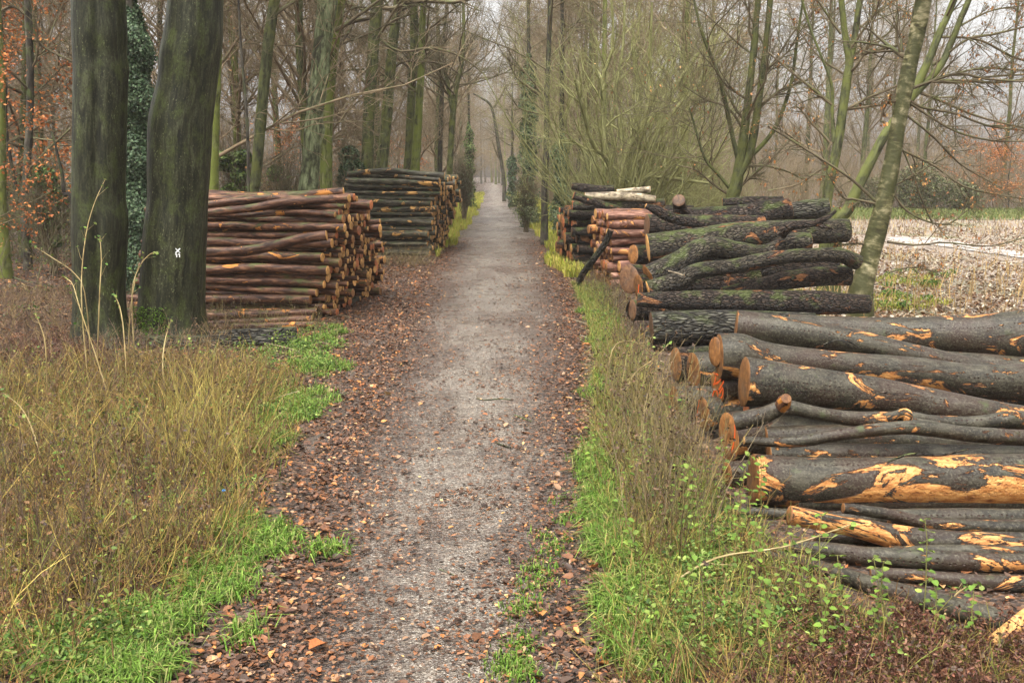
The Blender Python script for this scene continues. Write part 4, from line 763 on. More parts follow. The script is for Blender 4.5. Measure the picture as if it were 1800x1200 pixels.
# ivy-clad trunks and evergreens -----------------------------------------------------------
EVG=[(.025,.05,.022),(.04,.075,.03),(.06,.10,.045),(.10,.14,.07)]
FBG=[(.10,.12,.05),(.14,.15,.06),(.07,.08,.035),(.13,.10,.06)]
IVG=[(.05,.085,.035),(.085,.125,.05),(.13,.16,.08)]
BRG=[(.07,.11,.03),(.12,.18,.045),(.18,.24,.07),(.04,.065,.025)]
def ivy(label,px,py,Y,hpx,wpx,name='ivy_clad_tree',mat='dark_trunk',pal=EVG,n=6000,lean=0.,size=.09,group=None,H=15):
    base=P(px,py,Y); base[2]=0; h=P(px,hpx,Y)[2]; w_=wpx/FPX*Y; o=thing(name,label,'tree',base,group)
    P0,R0=trunkpoly(H,w_*.28,lean,.04); b=MB(); b.tubes(P0+base,R0,12); b.build('trunk',[MAT[mat]],o,base)
    b=MB(); crown(P0+base,R0,side(m=14,t0=.45,L=3.5),b); b.build('branches',[MAT['twig']],o,base)
    z=RS.rand(n)*h; th=RS.rand(n)*6.283; wv=w_*(.62+.18*np.sin(z*2.1+th*2)+.22*np.sin(z*5.3+th)+.25*RS.rand(n)); wv=wv*np.clip((h-z)/(h*.12),.25,1)
    r=wv*(.35+.65*RS.rand(n)**.5); cx=np.interp(z,P0[0,:,2],P0[0,:,0]); cy=np.interp(z,P0[0,:,2],P0[0,:,1])
    pp=base+np.stack([cx+np.cos(th)*r,cy+np.sin(th)*r,z],1); b=MB(); out=np.stack([np.cos(th),np.sin(th),th*0+.5],1)
    b.leaves(pp,size*(.6+.8*RS.rand(n)),cols(pal,n),tilt=.6,up=out,asp=.8); b.build('ivy',[MAT['evergreen']],o,base)
ivy('dark evergreen ivy-covered tree filling the gap between the twin beeches',250,400,22,-10,48,n=42000,H=16,size=.05)
ivy('ivy-clad trunk right of the distant track, the taller green column',929,318,48,95,20,n=9000,size=.08,pal=IVG)
ivy('lower dark ivy column beside the dark slim tree right of the track',985,345,42,235,20,n=6000,size=.08,pal=IVG)
ivy('far ivy-wrapped trunk left of the distant track with grey-green leaves',826,318,70,215,11,n=3000,size=.1,pal=BRG)
ivy('small ivy-topped stump tree right of the far end of the track',901,318,75,272,12,n=2500,size=.1,H=9)
def bush(label,px,py,Y,wpx,hpx,pal,n,size,group=None,name='evergreen_bush',mat='evergreen',sparse=0.):
    base=P(px,py,Y); base[2]=0; w_=wpx/FPX*Y; h=P(px,py-hpx,Y)[2]; o=thing(name,label,'bush',base,group)
    lob=[(RS.rand()*6.28,RS.rand()*.65*w_,h*(.25+.6*RS.rand()),w_*(.25+.25*RS.rand())) for _ in range(11)]
    pts=[]
    for a,r,z,s in lob:
        k=n//11; v=nrm(RS.randn(k,3))*(.55+.45*RS.rand(k,1)**.4)*s; v[:,2]*=min(1.,h*.45/s); pts.append(v+np.array([math.cos(a)*r,math.sin(a)*r*.7,z]))
    pp=np.concatenate(pts); pp[:,2]=np.maximum(pp[:,2],.03+RS.rand(len(pp))*.2); b=MB(); b.leaves(pp+base,size*(.6+.8*RS.rand(len(pp))),cols(pal,len(pp)),tilt=1.,asp=.6); b.build('foliage',[MAT[mat]],o,base)
    K=30; a=RS.rand(K)*6.28; l=RS.rand(K)*.8; d=np.stack([np.cos(a)*l*w_,np.sin(a)*l*w_*.7,h*(.6+.4*RS.rand(K))],1); t=np.linspace(0,1,5)[None,:,None]; st=base+d[:,None,:]*t+RS.randn(K,5,3)*.05; st[:,0,2]=-.05
    b=MB(); rd=np.repeat(np.linspace(.025,.008,5)[None],K,0); b.tubes(st,rd,4); a1=spawn(st,rd,8,.3,1,.8*h*.5,.7,4,.15,.05,.6,.005); b.tubes(*a1,3); a2=spawn(*a1,4,.2,1,.35*h*.5,.7,3,.15,.05,.6,.004); b.tubes(*a2,3); b.build('stems',[MAT['twig']],o,base)
bush('green holly bush behind the reddish stack, right of the ringed trunk',415,345,30,45,100,BRG,7000,.10)
bush('broad green bush between the slender trunk and the burled tree',495,345,33,55,95,BRG,8000,.10)
bush('dark green bush behind the gap between the two left stacks',618,330,36,42,85,EVG,7000,.11)
bush('low green bush left of the left beech trunk',85,360,26,40,90,BRG,5000,.08)
bush('dull green bush on the far edge of the field, behind the birch',1620,376,66,75,80,FBG,11000,.11,'bushes on the far field edge')
bush('dull green bush on the far field edge, left of the rust-coloured thicket',1690,376,65,60,65,FBG,9000,.11,'bushes on the far field edge')
bush('low green bush by the far field edge near the leaning tree',1540,372,68,50,55,FBG,8000,.11,'bushes on the far field edge')
bush('grey-green bramble mound on the right verge before the dark slim tree',925,352,44,32,45,[(.16,.19,.08),(.11,.13,.06),(.24,.25,.12)],2200,.07,name='bramble_mound')
bush('pale green tangle left of the distant track near the far ivy trunk',815,345,52,22,70,[(.17,.19,.11),(.18,.14,.09),(.12,.14,.07)],1500,.08,name='bramble_mound')
# russet young beeches on the left
for k,(px,py,Y,s,lab) in enumerate([(-45,345,21,.62,'russet-leaved young beech spreading in from the left picture edge'),(30,330,30,1.05,'tall russet-leaved young beech behind the dark reddish trunk'),(-20,330,36,1.1,'russet-leaved young beech farthest back at the left edge')]):
    o=yb if k==0 else copy_tree(yb); p=P(px,py,Y); o.location=(p[0],p[1],0); o.scale=(s,s,s); o.rotation_euler.z=k*2.1; tag(o,lab,'tree','young beeches with russet leaves')
for k,(px,py,Y,s,lab) in enumerate([(1770,372,66,.75,'rust-leaved shrub tree on the far field edge at the right'),(1725,372,70,.8,'rust-leaved shrub tree on the far field edge behind the green bushes'),(1830,372,69,.8,'rust-leaved shrub tree on the far field edge beyond the picture edge'),(520,330,55,.9,'small russet tree seen between the slender and the burled trunk'),(700,330,60,.8,'small russet tree seen behind the grey-green trunks')]):
    o=copy_tree(yb); p=P(px,py,Y); o.location=(p[0],p[1],0); o.scale=(s*1.2,s*1.2,s*.75); o.rotation_euler.z=k*1.7+1; tag(o,lab,'tree','young beeches with russet leaves')
# ------------------------------------------------------------------ thicket: uncountable brushwood under the trees
def thicket(name,label,xs_,ys_,h,pal,mat,sub=7,lean=.35):
    n=len(xs_); hh=h*(.4+.9*RS.rand(n)); d=nrm(np.stack([RS.randn(n)*lean,RS.randn(n)*lean,np.ones(n)],1)); p=np.stack([xs_,ys_,np.zeros(n)-.05],1); st=[p]
    for k in range(4): d=nrm(d+RS.randn(n,3)*.12); p=p+d*(hh/4)[:,None]; st.append(p)
    st=np.stack(st,1); rd=np.repeat(np.linspace(.014,.005,5)[None],n,0); b=MB(); b.tubes(st,rd,3)
    a1=spawn(st,rd,sub,.1,1,float(h)*.5,.6,4,.15,.08,.7,.004); b.tubes(*a1,3); a2=spawn(*a1,2,.1,1,float(h)*.25,.6,3,.15,.05,.7,.0045); b.tubes(*a2,3)
    return tag(b.build(name,[MAT[mat]]),label,'brushwood',None,'stuff')
def strip(n,fx,y0,y1,pw=1.):
    y=y0+(y1-y0)*RS.rand(n)**pw; return fx(RS.rand(n),y),y
x,y=strip(1500,lambda u,y:-5-u*(y*.55),24,75); thicket('brushwood','grey-brown leafless brushwood under the trees of the left wood',x,y,2.2,None,'twig')
x,y=strip(1300,lambda u,y:tl(y)-2.6-u**1.5*7-(y>60)*1.,34,140); thicket('brushwood','brown leafless brushwood along the left side of the distant track',x,y,2.6,None,'forest_twig',6)
x,y=strip(1300,lambda u,y:tr(y)+2.4+u**1.5*8,40,150); thicket('brushwood','grey leafless brushwood along the right side of the distant track',x,y,2.6,None,'forest_twig',6)
x,y=strip(2200,lambda u,y:6+u*(y*.62),66,84); thicket('brushwood','dense mauve-brown brushwood along the far field edge',x,y,3.8,None,'forest_twig',6)
x,y=strip(520,lambda u,y:3.2+u*(3+(y-26)*.16),36,64); thicket('brushwood','yellow-green leafless brushwood between the bush and the field',x,y,3.0,None,'hazel_twig',7)
x,y=strip(420,lambda u,y:-22+u*40,206,236); thicket('brushwood','brown brushwood closing the far end of the track',x,y,4.5,None,'forest_twig',6)
n=30000; x=-6-RS.rand(n)*22; y=24+RS.rand(n)*26; k=(x>-.55*y)&(sn(np.stack([x,y,x*0],1),.55,2.)>.0); x,y=x[k],y[k]; n=len(x)
b=MB(); b.leaves(np.stack([x,y,.1+RS.rand(n)**1.5*2.4],1),.075,cols([(.06,.11,.03),(.10,.16,.04),(.14,.17,.05),(.18,.13,.05)],n),tilt=1.1); tag(b.build('undergrowth',[MAT['green']]),'green leafy undergrowth among the trunks of the left wood','undergrowth',None,'stuff')
n=9000; x=-6-RS.rand(n)*30; y=26+RS.rand(n)*34; k=(x>-.55*y)&(sn(np.stack([x,y,x*0],1),.4,5.)>-.1); x,y=x[k],y[k]; n=len(x)
b=MB(); b.leaves(np.stack([x,y,.3+RS.rand(n)*7],1),.085,cols([(.36,.16,.06),(.28,.13,.06),(.42,.24,.10)],n),tilt=1.1); tag(b.build('undergrowth',[MAT['leaf']]),'withered russet leaves still hanging in the brushwood of the left wood','undergrowth',None,'stuff')
# far wood that reads as one mass
def farwood(n,xs_,ys_,name,label):
    b=MB(); h=7+7*RS.rand(n); d=nrm(np.stack([RS.randn(n)*.06,RS.randn(n)*.06,np.ones(n)],1)); t=np.linspace(0,1,5)[None,:,None]
    st=np.stack([xs_,ys_,np.zeros(n)-.1],1)[:,None,:]+d[:,None,:]*h[:,None,None]*t+RS.randn(n,5,3)*.12; rd=np.linspace(.16,.03,5)[None]*(.5+RS.rand(n,1)); b.tubes(st,rd,4)
    a1=spawn(st,rd,14,.1,1,5,.8,4,.15,.1,.5,.02); b.tubes(*a1,3); a2=spawn(*a1,6,.1,1,2.6,.8,3,.15,.05,.6,.018); b.tubes(*a2,3)
    tag(b.build(name,[MAT['forest_twig']]),label,'wood',None,'stuff')
x,y=strip(420,lambda u,y:-95+u*190,150,250)
keep=(x<tl(y)-3)|(x>tr(y)+3)|(y>225); farwood(keep.sum(),x[keep],y[keep],'far_wood','mauve-grey distant wood closing the view behind everything')
# ------------------------------------------------------------------ ground cover
ground_z=lambda x,y: gz(x,y)-.03
def zone(poly,n):
    """n random ground points in a photo-pixel quad strip [(py, pxl, pxr), ...]"""
    g=[(G(l,r)[0],G(rr,r)[0],G(l,r)[1]) for r,l,rr in poly]; g=sorted(g,key=lambda q:q[2]); Y_=[q[2] for q in g]
    wd=[q[1]-q[0] for q in g]; cdf=np.concatenate([[0],np.cumsum([(wd[i]+wd[i+1])/2*(Y_[i+1]-Y_[i]) for i in range(len(g)-1)])]); y=np.interp(RS.rand(n)*cdf[-1],cdf,Y_)
    l=np.interp(y,Y_,[q[0] for q in g]); r=np.interp(y,Y_,[q[1] for q in g]); return l+(r-l)*RS.rand(n),y
def surf(x,y):
    c=(tl(y)+tr(y))/2; hw=(tr(y)-tl(y))/2*1.3; u=np.abs(x-c)/hw
    return np.where(u<1,.022*(1-u*u)-.012*u**8+.006,ground_z(x,y))
# fallen leaves
DL=[(.045,.025,.016),(.08,.042,.027),(.13,.058,.03),(.18,.075,.032),(.095,.06,.043)]; OL=[(.42,.16,.045),(.5,.22,.07),(.36,.12,.04),(.55,.33,.14)]; PL=[(.26,.15,.085),(.34,.21,.12),(.20,.09,.045)]
def litter(n,x,y,palette_mix,size,name,label,zoff=.008,tilt=.35):
    z=surf(x,y); pp=np.stack([x,y,z+zoff+RS.rand(n)*.012],1)
    C=cols(DL,n,.3); r=RS.rand(n)
    for pal,pr_,lo in palette_mix:
        k=(r>=lo)&(r<lo+pr_); C[k]=cols(pal,k.sum(),.2)
    b=MB(); b.leaves(pp,size*np.exp(RS.randn(n)*.38),C,tilt=tilt*.7,curl=.3,asp=.6); tag(b.build(name,[MAT['leaf']]),label,'leaf litter',None,'stuff')
def pos(n,f0,f1,y0,y1,pw):
    y=y0+(y1-y0)*RS.rand(n)**pw; u=RS.rand(n); a=f0(y);c_=f1(y); return a+(c_-a)*u,y
n=60000; x,y=pos(n,lambda y:tl(y)-.15,lambda y:tr(y)+.15,4.6,40,1.7); c=(tl(y)+tr(y))/2; hw=(tr(y)-tl(y))/2; e=np.abs(x-c)/hw
k=RS.rand(n)<np.clip(.16+.84*e**1.7+.3*(sn(np.stack([x,y,x*0],1),2.)>.2),0,1); x,y=x[k],y[k]
litter(len(x),x,y,[(OL,.04,0),(PL,.12,.09)],.027,'fallen_leaves','small dark and orange fallen leaves strewn over the gravel track',0.,.3)
n=42000; x,y=pos(n,lambda y:tl(y)-1.6,lambda y:tl(y)+.7*RS.rand(n)**2,4.6,38,1.2); litter(n,x,y,[(OL,.07,0),(PL,.10,.16)],.036,'fallen_leaves','thick brown leaf litter on the left side of the track')
n=24000; x,y=pos(n,lambda y:tr(y)-.6*RS.rand(n)**2,lambda y:tr(y)+.8,4.6,38,1.2); litter(n,x,y,[(OL,.07,0),(PL,.10,.16)],.036,'fallen_leaves','thick brown leaf litter on the right side of the track')
n=60000; x,y=pos(n,lambda y:-.52*y-1,lambda y:tl(y)-1.4,4.6,40,1.2); litter(n,x,y,[(OL,.15,0),(PL,.13,.22)],.055,'fallen_leaves','rusty leaf litter covering the floor of the left wood')
n=16000; x,y=pos(n,lambda y:tr(y)+.7,lambda y:tr(y)*0+5.2,5,40,1.2); litter(n,x,y,[(OL,.08,0),(PL,.06,.15)],.042,'fallen_leaves','leaf litter below and around the right log piles')
n=36000; x,y=pos(n,lambda y:5.0+y*0,lambda y:y*.56,14,46,1.1); k=RS.rand(n)<np.clip(1.4-y/46,0.1,1)*.75; ppx=900+x/y*1800; ppy=300+2.5*1800/y; lc=np.interp(ppx,[q[0] for q in lane],[q[1] for q in lane]); k&=~((ppx>1540)&(np.abs(ppy-lc-2)<9)&(RS.rand(n)<.88)); x,y=x[k],y[k]
n=len(x); pp=np.stack([x,y,x*0+.125+RS.rand(n)*.02],1); b=MB(); b.leaves(pp,.085*(.5+.9*RS.rand(n)),cols([(.26,.18,.11),(.36,.28,.18),(.22,.115,.05),(.15,.075,.035),(.44,.38,.29)],n),tilt=.4,curl=.5); tag(b.build('fallen_leaves',[MAT['leaf']]),'pale pinkish and brown leaves spread over the near part of the field','leaf litter',None,'stuff')
# maize stubble in rows
rows_=[];yy=38.5
while yy<53:
    xx=np.arange(6.5,yy*.56,.33); rows_.append(np.stack([xx+RS.randn(len(xx))*.05,yy+RS.randn(len(xx))*.06+xx*.05,xx*0+.1],1)); yy+=.72
pp=np.concatenate(rows_); n=len(pp); b=MB(); h=.08+.15*RS.rand(n); d=RS.randn(n,3)*.25; d[:,2]=1; st=np.stack([pp,pp+d*h[:,None]*.5,pp+d*h[:,None]],1); b.tubes(st,np.full((n,3),.016),4,cols([(.34,.24,.12),(.45,.36,.22),(.22,.15,.09)],n)); tag(b.build('maize_stubble',[MAT['stalk']]),'rows of cut straw-coloured stubble on the field','stubble',None,'stuff')
# tall stubs near
x,y=pos(420,lambda y:5.6+y*0,lambda y:y*.56,17,32,1.); b=MB(); n=len(x); h=.2+.4*RS.rand(n); st=np.stack([np.stack([x,y,x*0+.1],1),np.stack([x+RS.randn(n)*.03,y,h*.5+.1],1),np.stack([x+RS.randn(n)*.07,y,h+.1],1)],1); b.tubes(st,np.full((n,3),.007),3,cols([(.5,.34,.14),(.38,.26,.12)],n)); tag(b.build('dry_stalks',[MAT['stalk']]),'scattered dry straw stalks among the field leaves','stalks',None,'stuff')
# grass
GR=[(.09,.18,.02),(.13,.23,.03),(.19,.28,.05),(.07,.12,.02),(.22,.22,.07)]; YG=[(.30,.32,.04),(.40,.38,.06),(.22,.27,.03),(.42,.34,.09)]
def grass(x,y,h,pal,name,label,wd=.005,lean=.7,z=None):
    n=len(x); pp=np.stack([x,y,(surf(x,y) if z is None else x*0+z)-.005],1); b=MB(); b.blades(pp,h*(.4+.9*RS.rand(n)),cols(pal,n,.2),lean,wd); tag(b.build(name,[MAT['green']],smooth=False),label,'grass',None,'stuff')
def patches(lst,per=1.):
    X=[];Y=[]
    for px,py,rx,ry,n in lst:
        # tufted: clumps inside an ellipse on the ground given in photo pixels
        m=max(3,int(n/55)); a=RS.rand(m)*6.28; r=RS.rand(m)**.6; cx=px+np.cos(a)*r*rx; cy=py+np.sin(a)*r*ry
        for u,v in zip(cx,cy):
            g=G(u,v); k=int(55*per); X.append(g[0]+RS.randn(k)*.055); Y.append(g[1]+RS.randn(k)*.07)
    return np.concatenate(X),np.concatenate(Y)
x,y=patches([(200,1175,100,30,2600),(280,1085,70,35,1900),(380,1020,60,40,1900),(455,955,50,30,1400),(120,1150,110,45,1800),(500,720,60,20,1800),(470,765,40,18,1300),(560,640,50,20,1500),(520,600,60,25,1000),(590,590,40,20,600),(545,700,50,20,1000),(430,930,50,25,900),(570,985,30,20,200),(450,1120,30,15,200)])
grass(x,y,.13,GR,'grass','bright green grass tufts along the left verge',lean=1.1)
x,y=patches([(1060,890,24,50,3000),(1072,960,20,30,1800),(1085,1080,25,50,1500),(1140,1010,50,60,900),(1060,690,25,30,1100),(1090,640,30,20,900),(1060,590,25,25,600),(1035,540,20,25,450),(1230,960,30,40,900),(1150,1150,70,40,1300),(1040,815,15,35,900)])
grass(x,y,.15,GR,'grass','bright green grass tufts along the right verge',lean=1.1)
x,y=zone([(1180,1060,1700),(1060,1060,1480),(980,1060,1400),(900,1045,1290),(760,1040,1180),(640,1045,1120),(560,1030,1090),(500,1005,1060)],15000); grass(x,y,.20,[(.20,.24,.04),(.12,.18,.03),(.28,.27,.07),(.26,.18,.06),(.09,.13,.03)],'grass','yellow-green mixed grass under the right verge stems',.004,1.1)
x,y=zone([(1200,-260,260),(1080,-200,360),(960,-100,440),(820,-60,500),(700,-20,540),(640,0,520)],16000); k=sn(np.stack([x,y,x*0],1),1.7,9.)+.5*RS.randn(len(x))>-.1; x,y=x[k],y[k]; grass(x,y,.24,[(.17,.17,.03),(.24,.19,.045),(.13,.17,.03),(.20,.12,.04),(.11,.065,.025),(.15,.08,.035),(.10,.15,.025)],'grass','yellow-olive mixed grass under the left verge stems',.004,1.2)
x,y=patches([(945,1010,30,40,420),(900,1180,30,20,500),(960,960,30,15,200),(930,1080,30,30,260),(915,1140,20,15,260),(1000,900,25,30,120)])
grass(x,y+0,.05,GR,'grass','short sparse grass growing on the right half of the gravel track')
n=26000; x,y=pos(n,lambda y:tl(y)-2.3-(y>60)*.3,lambda y:tl(y)-.1+.28*np.sin(y*.9)*np.sin(y*.37+1),31,120,1.6); k=(x>-2.3)|(y>37.5); x,y=x[k],y[k]; grass(x,y,.34,YG,'grass','yellow-green tall grass on the left verge of the distant track',.012,.6)
n=26000; x,y=pos(n,lambda y:tr(y)+.05+.28*np.sin(y*.7)*np.sin(y*.31+2),lambda y:tr(y)+2.4+(y>60)*.3,25,120,1.5); k=(x<1.9)|(y>33); x,y=x[k],y[k]; grass(x,y,.34,YG,'grass','yellow-green tall grass on the right verge of the distant track',.012,.6)
n=9000; x,y=pos(n,lambda y:5.2+y*0,lambda y:y*.33+2,15,26,1.); k=sn(np.stack([x,y,x*0],1),1.1,2.)>.15; grass(x[k],y[k],.16,YG,'grass','yellow-green grass patches on the near edge of the field',.008,z=.1)
n=12000; x,y=pos(n,lambda y:8+y*0,lambda y:y*.58,53,67,1.); grass(x,y,.25,[(.12,.15,.04),(.17,.18,.06)],'grass','green grass margin at the far side of the field',.03,z=.13)
# green seedlings and low leafy weeds
def weeds(x,y,h0,h1,nl,size,pal,name,label,z=None):
    n=len(x); X=np.repeat(x,nl)+RS.randn(n*nl)*.05; Y=np.repeat(y,nl)+RS.randn(n*nl)*.05; Z=(ground_z(X,Y) if z is None else z)+h0+(h1-h0)*RS.rand(n*nl)
    b=MB(); b.leaves(np.stack([X,Y,Z],1),size*.85*(.5+RS.rand(n*nl)),cols(pal,n*nl,.25),tilt=.8,asp=.55,curl=.4); tag(b.build(name,[MAT['green']]),label,'weeds',None,'stuff')
WG=[(.09,.17,.03),(.14,.22,.04),(.07,.13,.03),(.22,.28,.07)]
x,y=patches([(540,640,70,35,700),(560,600,60,25,500),(480,610,90,20,400),(500,720,60,25,400),(90,1140,100,45,900),(180,1120,80,40,500),(350,870,90,60,150),(420,670,80,30,300),(450,640,60,25,300),(250,700,150,60,150)],.3)
weeds(x,y,.01,.14,5,.035,WG,'low_weeds','small bright green leafy weeds on the left verge')
x,y=patches([(1080,560,40,30,300),(1060,520,30,20,250),(1100,640,40,30,300),(1090,720,50,40,300),(1150,860,90,80,500),(1200,1000,120,80,600),(1350,1120,160,60,600),(1500,1160,150,30,250),(1180,1120,80,60,400)],.3)
weeds(x,y,.01,.2,5,.035,WG,'low_weeds','small bright green leafy weeds among the right verge stems')
x,y=patches([(1600,520,60,25,500),(1560,545,40,15,300),(1660,490,30,8,150),(1580,500,60,25,250)],.4); weeds(x,y,.1,.25,4,.06,WG,'low_weeds','green leafy weeds at the foot of the birch on the field side')
n=2600; x,y=pos(n,lambda y:-.5*y,lambda y:tl(y)-1.5,9,26,1.); k=sn(np.stack([x,y,x*0],1),1.3,7.)>.1; weeds(x[k],y[k],.01,.2,5,.05,[(.08,.13,.03),(.13,.17,.03),(.05,.09,.03)],'low_weeds','dull green weeds on the floor of the left wood')
x,y=zone([(1180,-250,150),(1000,-150,380),(820,-60,450),(700,-20,480),(640,-10,460)],1500); weeds(x,y,.01,.3,4,.035,[(.16,.20,.04),(.10,.15,.03),(.26,.26,.06),(.22,.12,.05)],'low_weeds','yellowing and green leaves among the dead stems of the left verge')
# standing dead stems
ST=[(.24,.15,.04),(.34,.24,.065),(.17,.095,.035),(.13,.065,.025),(.21,.19,.04),(.09,.05,.025),(.13,.075,.035),(.18,.20,.04)]; DK=[(.07,.04,.02),(.11,.06,.03),(.05,.03,.018)]
def deadstems(x,y,h,pal,name,label,lean=.25,side_=4,heads=.5,rad=.0032,z=None):
    n=len(x); hh=h*(.35+.8*RS.rand(n)); d=nrm(np.stack([RS.randn(n)*lean,RS.randn(n)*lean,np.ones(n)],1)); p=np.stack([x,y,(ground_z(x,y) if z is None else x*0+z)-.02],1); st=[p]
    for k in range(4): d=nrm(d+RS.randn(n,3)*.11+np.array([0,0,-.03*k])); p=p+d*(hh/4)[:,None]; st.append(p)
    st=np.stack(st,1); C=cols(pal,n,.25); b=MB(); rd=np.repeat(np.linspace(rad*1.2,rad*.55,5)[None],n,0); b.tubes(st,rd,3,C)
    if side_:
        a1=spawn(st,rd,side_,.3,1,h*.33,.55,4,.12,.05,.7,rad*.4); b.tubes(*a1,3,np.repeat(C,side_,axis=0))
        tip=a1[0][:,-1]; k=RS.rand(len(tip))<heads
        t=np.repeat(tip[k],3,axis=0)+RS.randn(k.sum()*3,3)*.012; b.leaves(t,.022*(.6+RS.rand(len(t))),cols(DK,len(t)),tilt=1.5,asp=.6,m=0)
    tag(b.build(name,[MAT['stalk']]),label,'dead stems',None,'stuff')
zl=[(1260,-260,60),(1150,-250,150),(1080,-200,290),(1000,-150,380),(900,-100,440),(820,-60,470),(760,-40,480),(700,-20,470),(650,-10,470)]
x,y=zone(zl,5200); k=sn(np.stack([x,y,x*0],1),2.1,3.)+.35*RS.randn(len(x))>-.05; x,y=x[k],y[k]; deadstems(x,y,.50,ST,'dead_stems','tangled yellow-brown dead stems covering the left verge',.75,4,.03)
x,y=zone(zl,1300); k=sn(np.stack([x,y,x*0],1),1.2,12.)+.3*RS.randn(len(x))>0; x,y=x[k],y[k]; deadstems(x,y,.62,[(.32,.22,.05),(.24,.15,.04),(.40,.30,.08),(.17,.10,.035),(.12,.07,.03)],'dead_stems','taller ochre stems leaning in clumps on the left verge',.45,3,0.,.0035)
x,y=zone([(1150,-250,120),(1080,-200,230),(1000,-150,330),(900,-100,400),(840,-80,400)],170); deadstems(x,y,.85,[(.10,.065,.04),(.15,.10,.05),(.07,.045,.03)],'dead_stems','taller dark brown seeded stems in the middle of the left verge',.2,5,.25)
x,y=zone([(850,300,420),(800,290,430),(760,290,410),(730,300,400)],160); deadstems(x,y,.75,[(.34,.26,.06),(.42,.33,.09),(.26,.21,.05)],'dead_stems','clump of straight straw-yellow stems on the left verge',.28,2,.1,.0035)
x,y=zone([(720,-20,330),(660,-20,400),(600,-20,400),(560,-20,360),(520,-20,120)],2300); deadstems(x,y,.5,[(.16,.10,.06),(.10,.06,.04),(.24,.17,.07)],'dead_stems','brown twiggy stems around the feet of the beeches',.6,5,.3)
zr=[(1300,1080,2050),(1180,1090,1700),(1120,1110,1560),(1060,1110,1420),(1000,1090,1420),(900,1065,1330),(820,1050,1240),(750,1050,1200),(700,1055,1170),(640,1060,1140),(600,1070,1120)]
x,y=zone(zr,3300); k=sn(np.stack([x,y,x*0],1),2.3,5.)+.35*RS.randn(len(x))>-.05; x,y=x[k],y[k]; deadstems(x,y,.42,ST,'dead_stems','tangled olive-brown dead stems covering the right verge',.75,4,.03)
x,y=zone([(1000,1110,1250),(900,1090,1250),(820,1080,1230),(760,1070,1200),(700,1070,1150)],330); deadstems(x,y,.9,[(.12,.09,.05),(.18,.13,.06),(.24,.19,.07)],'dead_stems','tall grey-brown stems in front of the painted log ends',.2,5,.4)
x,y=zone([(640,1070,1140),(600,1080,1130),(560,1060,1115),(520,1040,1110),(480,1010,1090)],600); deadstems(x,y,.45,[(.14,.10,.05),(.2,.17,.05),(.09,.06,.04)],'dead_stems','short brown stems along the foot of the oak pile',.4,4,.4)
x,y=zone([(560,360,560),(540,300,570),(590,380,560)],420); deadstems(x,y,.45,[(.12,.09,.04),(.18,.15,.05)],'dead_stems','thin stems growing against the front of the reddish stack',.35,4,.3)
x,y=zone([(470,620,760),(455,610,750)],260); deadstems(x,y,.7,[(.16,.12,.06),(.24,.19,.08)],'dead_stems','thin stems growing against the front of the dark stack',.5,4,.1)
x,y=zone([(1300,1300,2050),(1200,1350,1950),(1150,1450,1850),(1120,1420,1650),(1070,1370,1500),(1010,1330,1400)],1100); deadstems(x,y,.3,[(.16,.09,.035),(.24,.15,.05),(.09,.05,.03),(.20,.18,.04)],'dead_stems','brown tangled stems at the foot of the lowest beech logs',.8,4,.2)
x,y=zone([(1300,1300,2050),(1200,1350,1950),(1150,1450,1850),(1110,1420,1700)],4000); grass(x,y,.12,[(.16,.18,.03),(.10,.13,.03),(.20,.13,.04)],'grass','sparse grass at the foot of the lowest beech logs',.004,1.2)
n=1500; y=9+26*RS.rand(n); x=-.5*y+(tl(y)-1.2+.5*y)*RS.rand(n); x=np.where(RS.rand(n)<.12,1.2+RS.rand(n)*3,x); a=RS.rand(n)*6.28; L=.12+.5*RS.rand(n)**2; p=np.stack([x,y,surf(x,y)+.012],1); d=np.stack([np.cos(a),np.sin(a),RS.rand(n)*.35],1)
st=np.stack([p,p+d*L[:,None]*.5+RS.randn(n,3)*.015,p+d*L[:,None]],1); b=MB(); b.tubes(st,np.repeat(np.array([[.006,.005,.003]]),n,0),4,cols([(.30,.24,.15),(.16,.11,.07),(.07,.05,.035),(.38,.26,.12)],n)); tag(b.build('twig_litter',[MAT['stalk']]),'small pale and dark twigs scattered over the wood floor','twigs',None,'stuff')
# dried bracken, lower right
def bracken(n,xy,label):
    x,y=xy; b=MB(); p=np.stack([x,y,ground_z(x,y)+.03],1); a=RS.rand(n)*6.28; d=nrm(np.stack([np.cos(a),np.sin(a),.7+RS.rand(n)*1.2],1)); st=[p]
    for k in range(6): d=nrm(d+np.array([0,0,-.22])+RS.randn(n,3)*.07); p=p+d*.055; st.append(p)
    st=np.stack(st,1); rd=np.full((n,7),.003); b.tubes(st,rd,3,cols([(.11,.045,.025),(.08,.035,.022)],n))
    a1=spawn(st,rd,16,.15,1,.15,1.2,4,.15,-.1,.6,.0015,lenfall=.6); b.tubes(*a1,3,cols([(.10,.04,.025)],len(a1[0]))); q=a1[0][:,1:].reshape(-1,3); q=np.repeat(q,2,0)+RS.randn(len(q)*2,3)*.008
    b.leaves(q,.026,cols([(.13,.05,.03),(.08,.035,.025),(.19,.09,.05)],len(q)),tilt=1.2,asp=.45); tag(b.build('bracken',[MAT['leaf']]),label,'bracken',None,'stuff')
bracken(150,zone([(1280,1400,2050),(1200,1380,1950),(1165,1480,1850),(1130,1420,1690),(1100,1380,1500)],150),'dried reddish-brown bracken in front of the lowest beech log')
bracken(110,zone([(640,20,170),(600,20,150),(660,40,220)],110),'dried dark bracken beside the foot of the left beech')
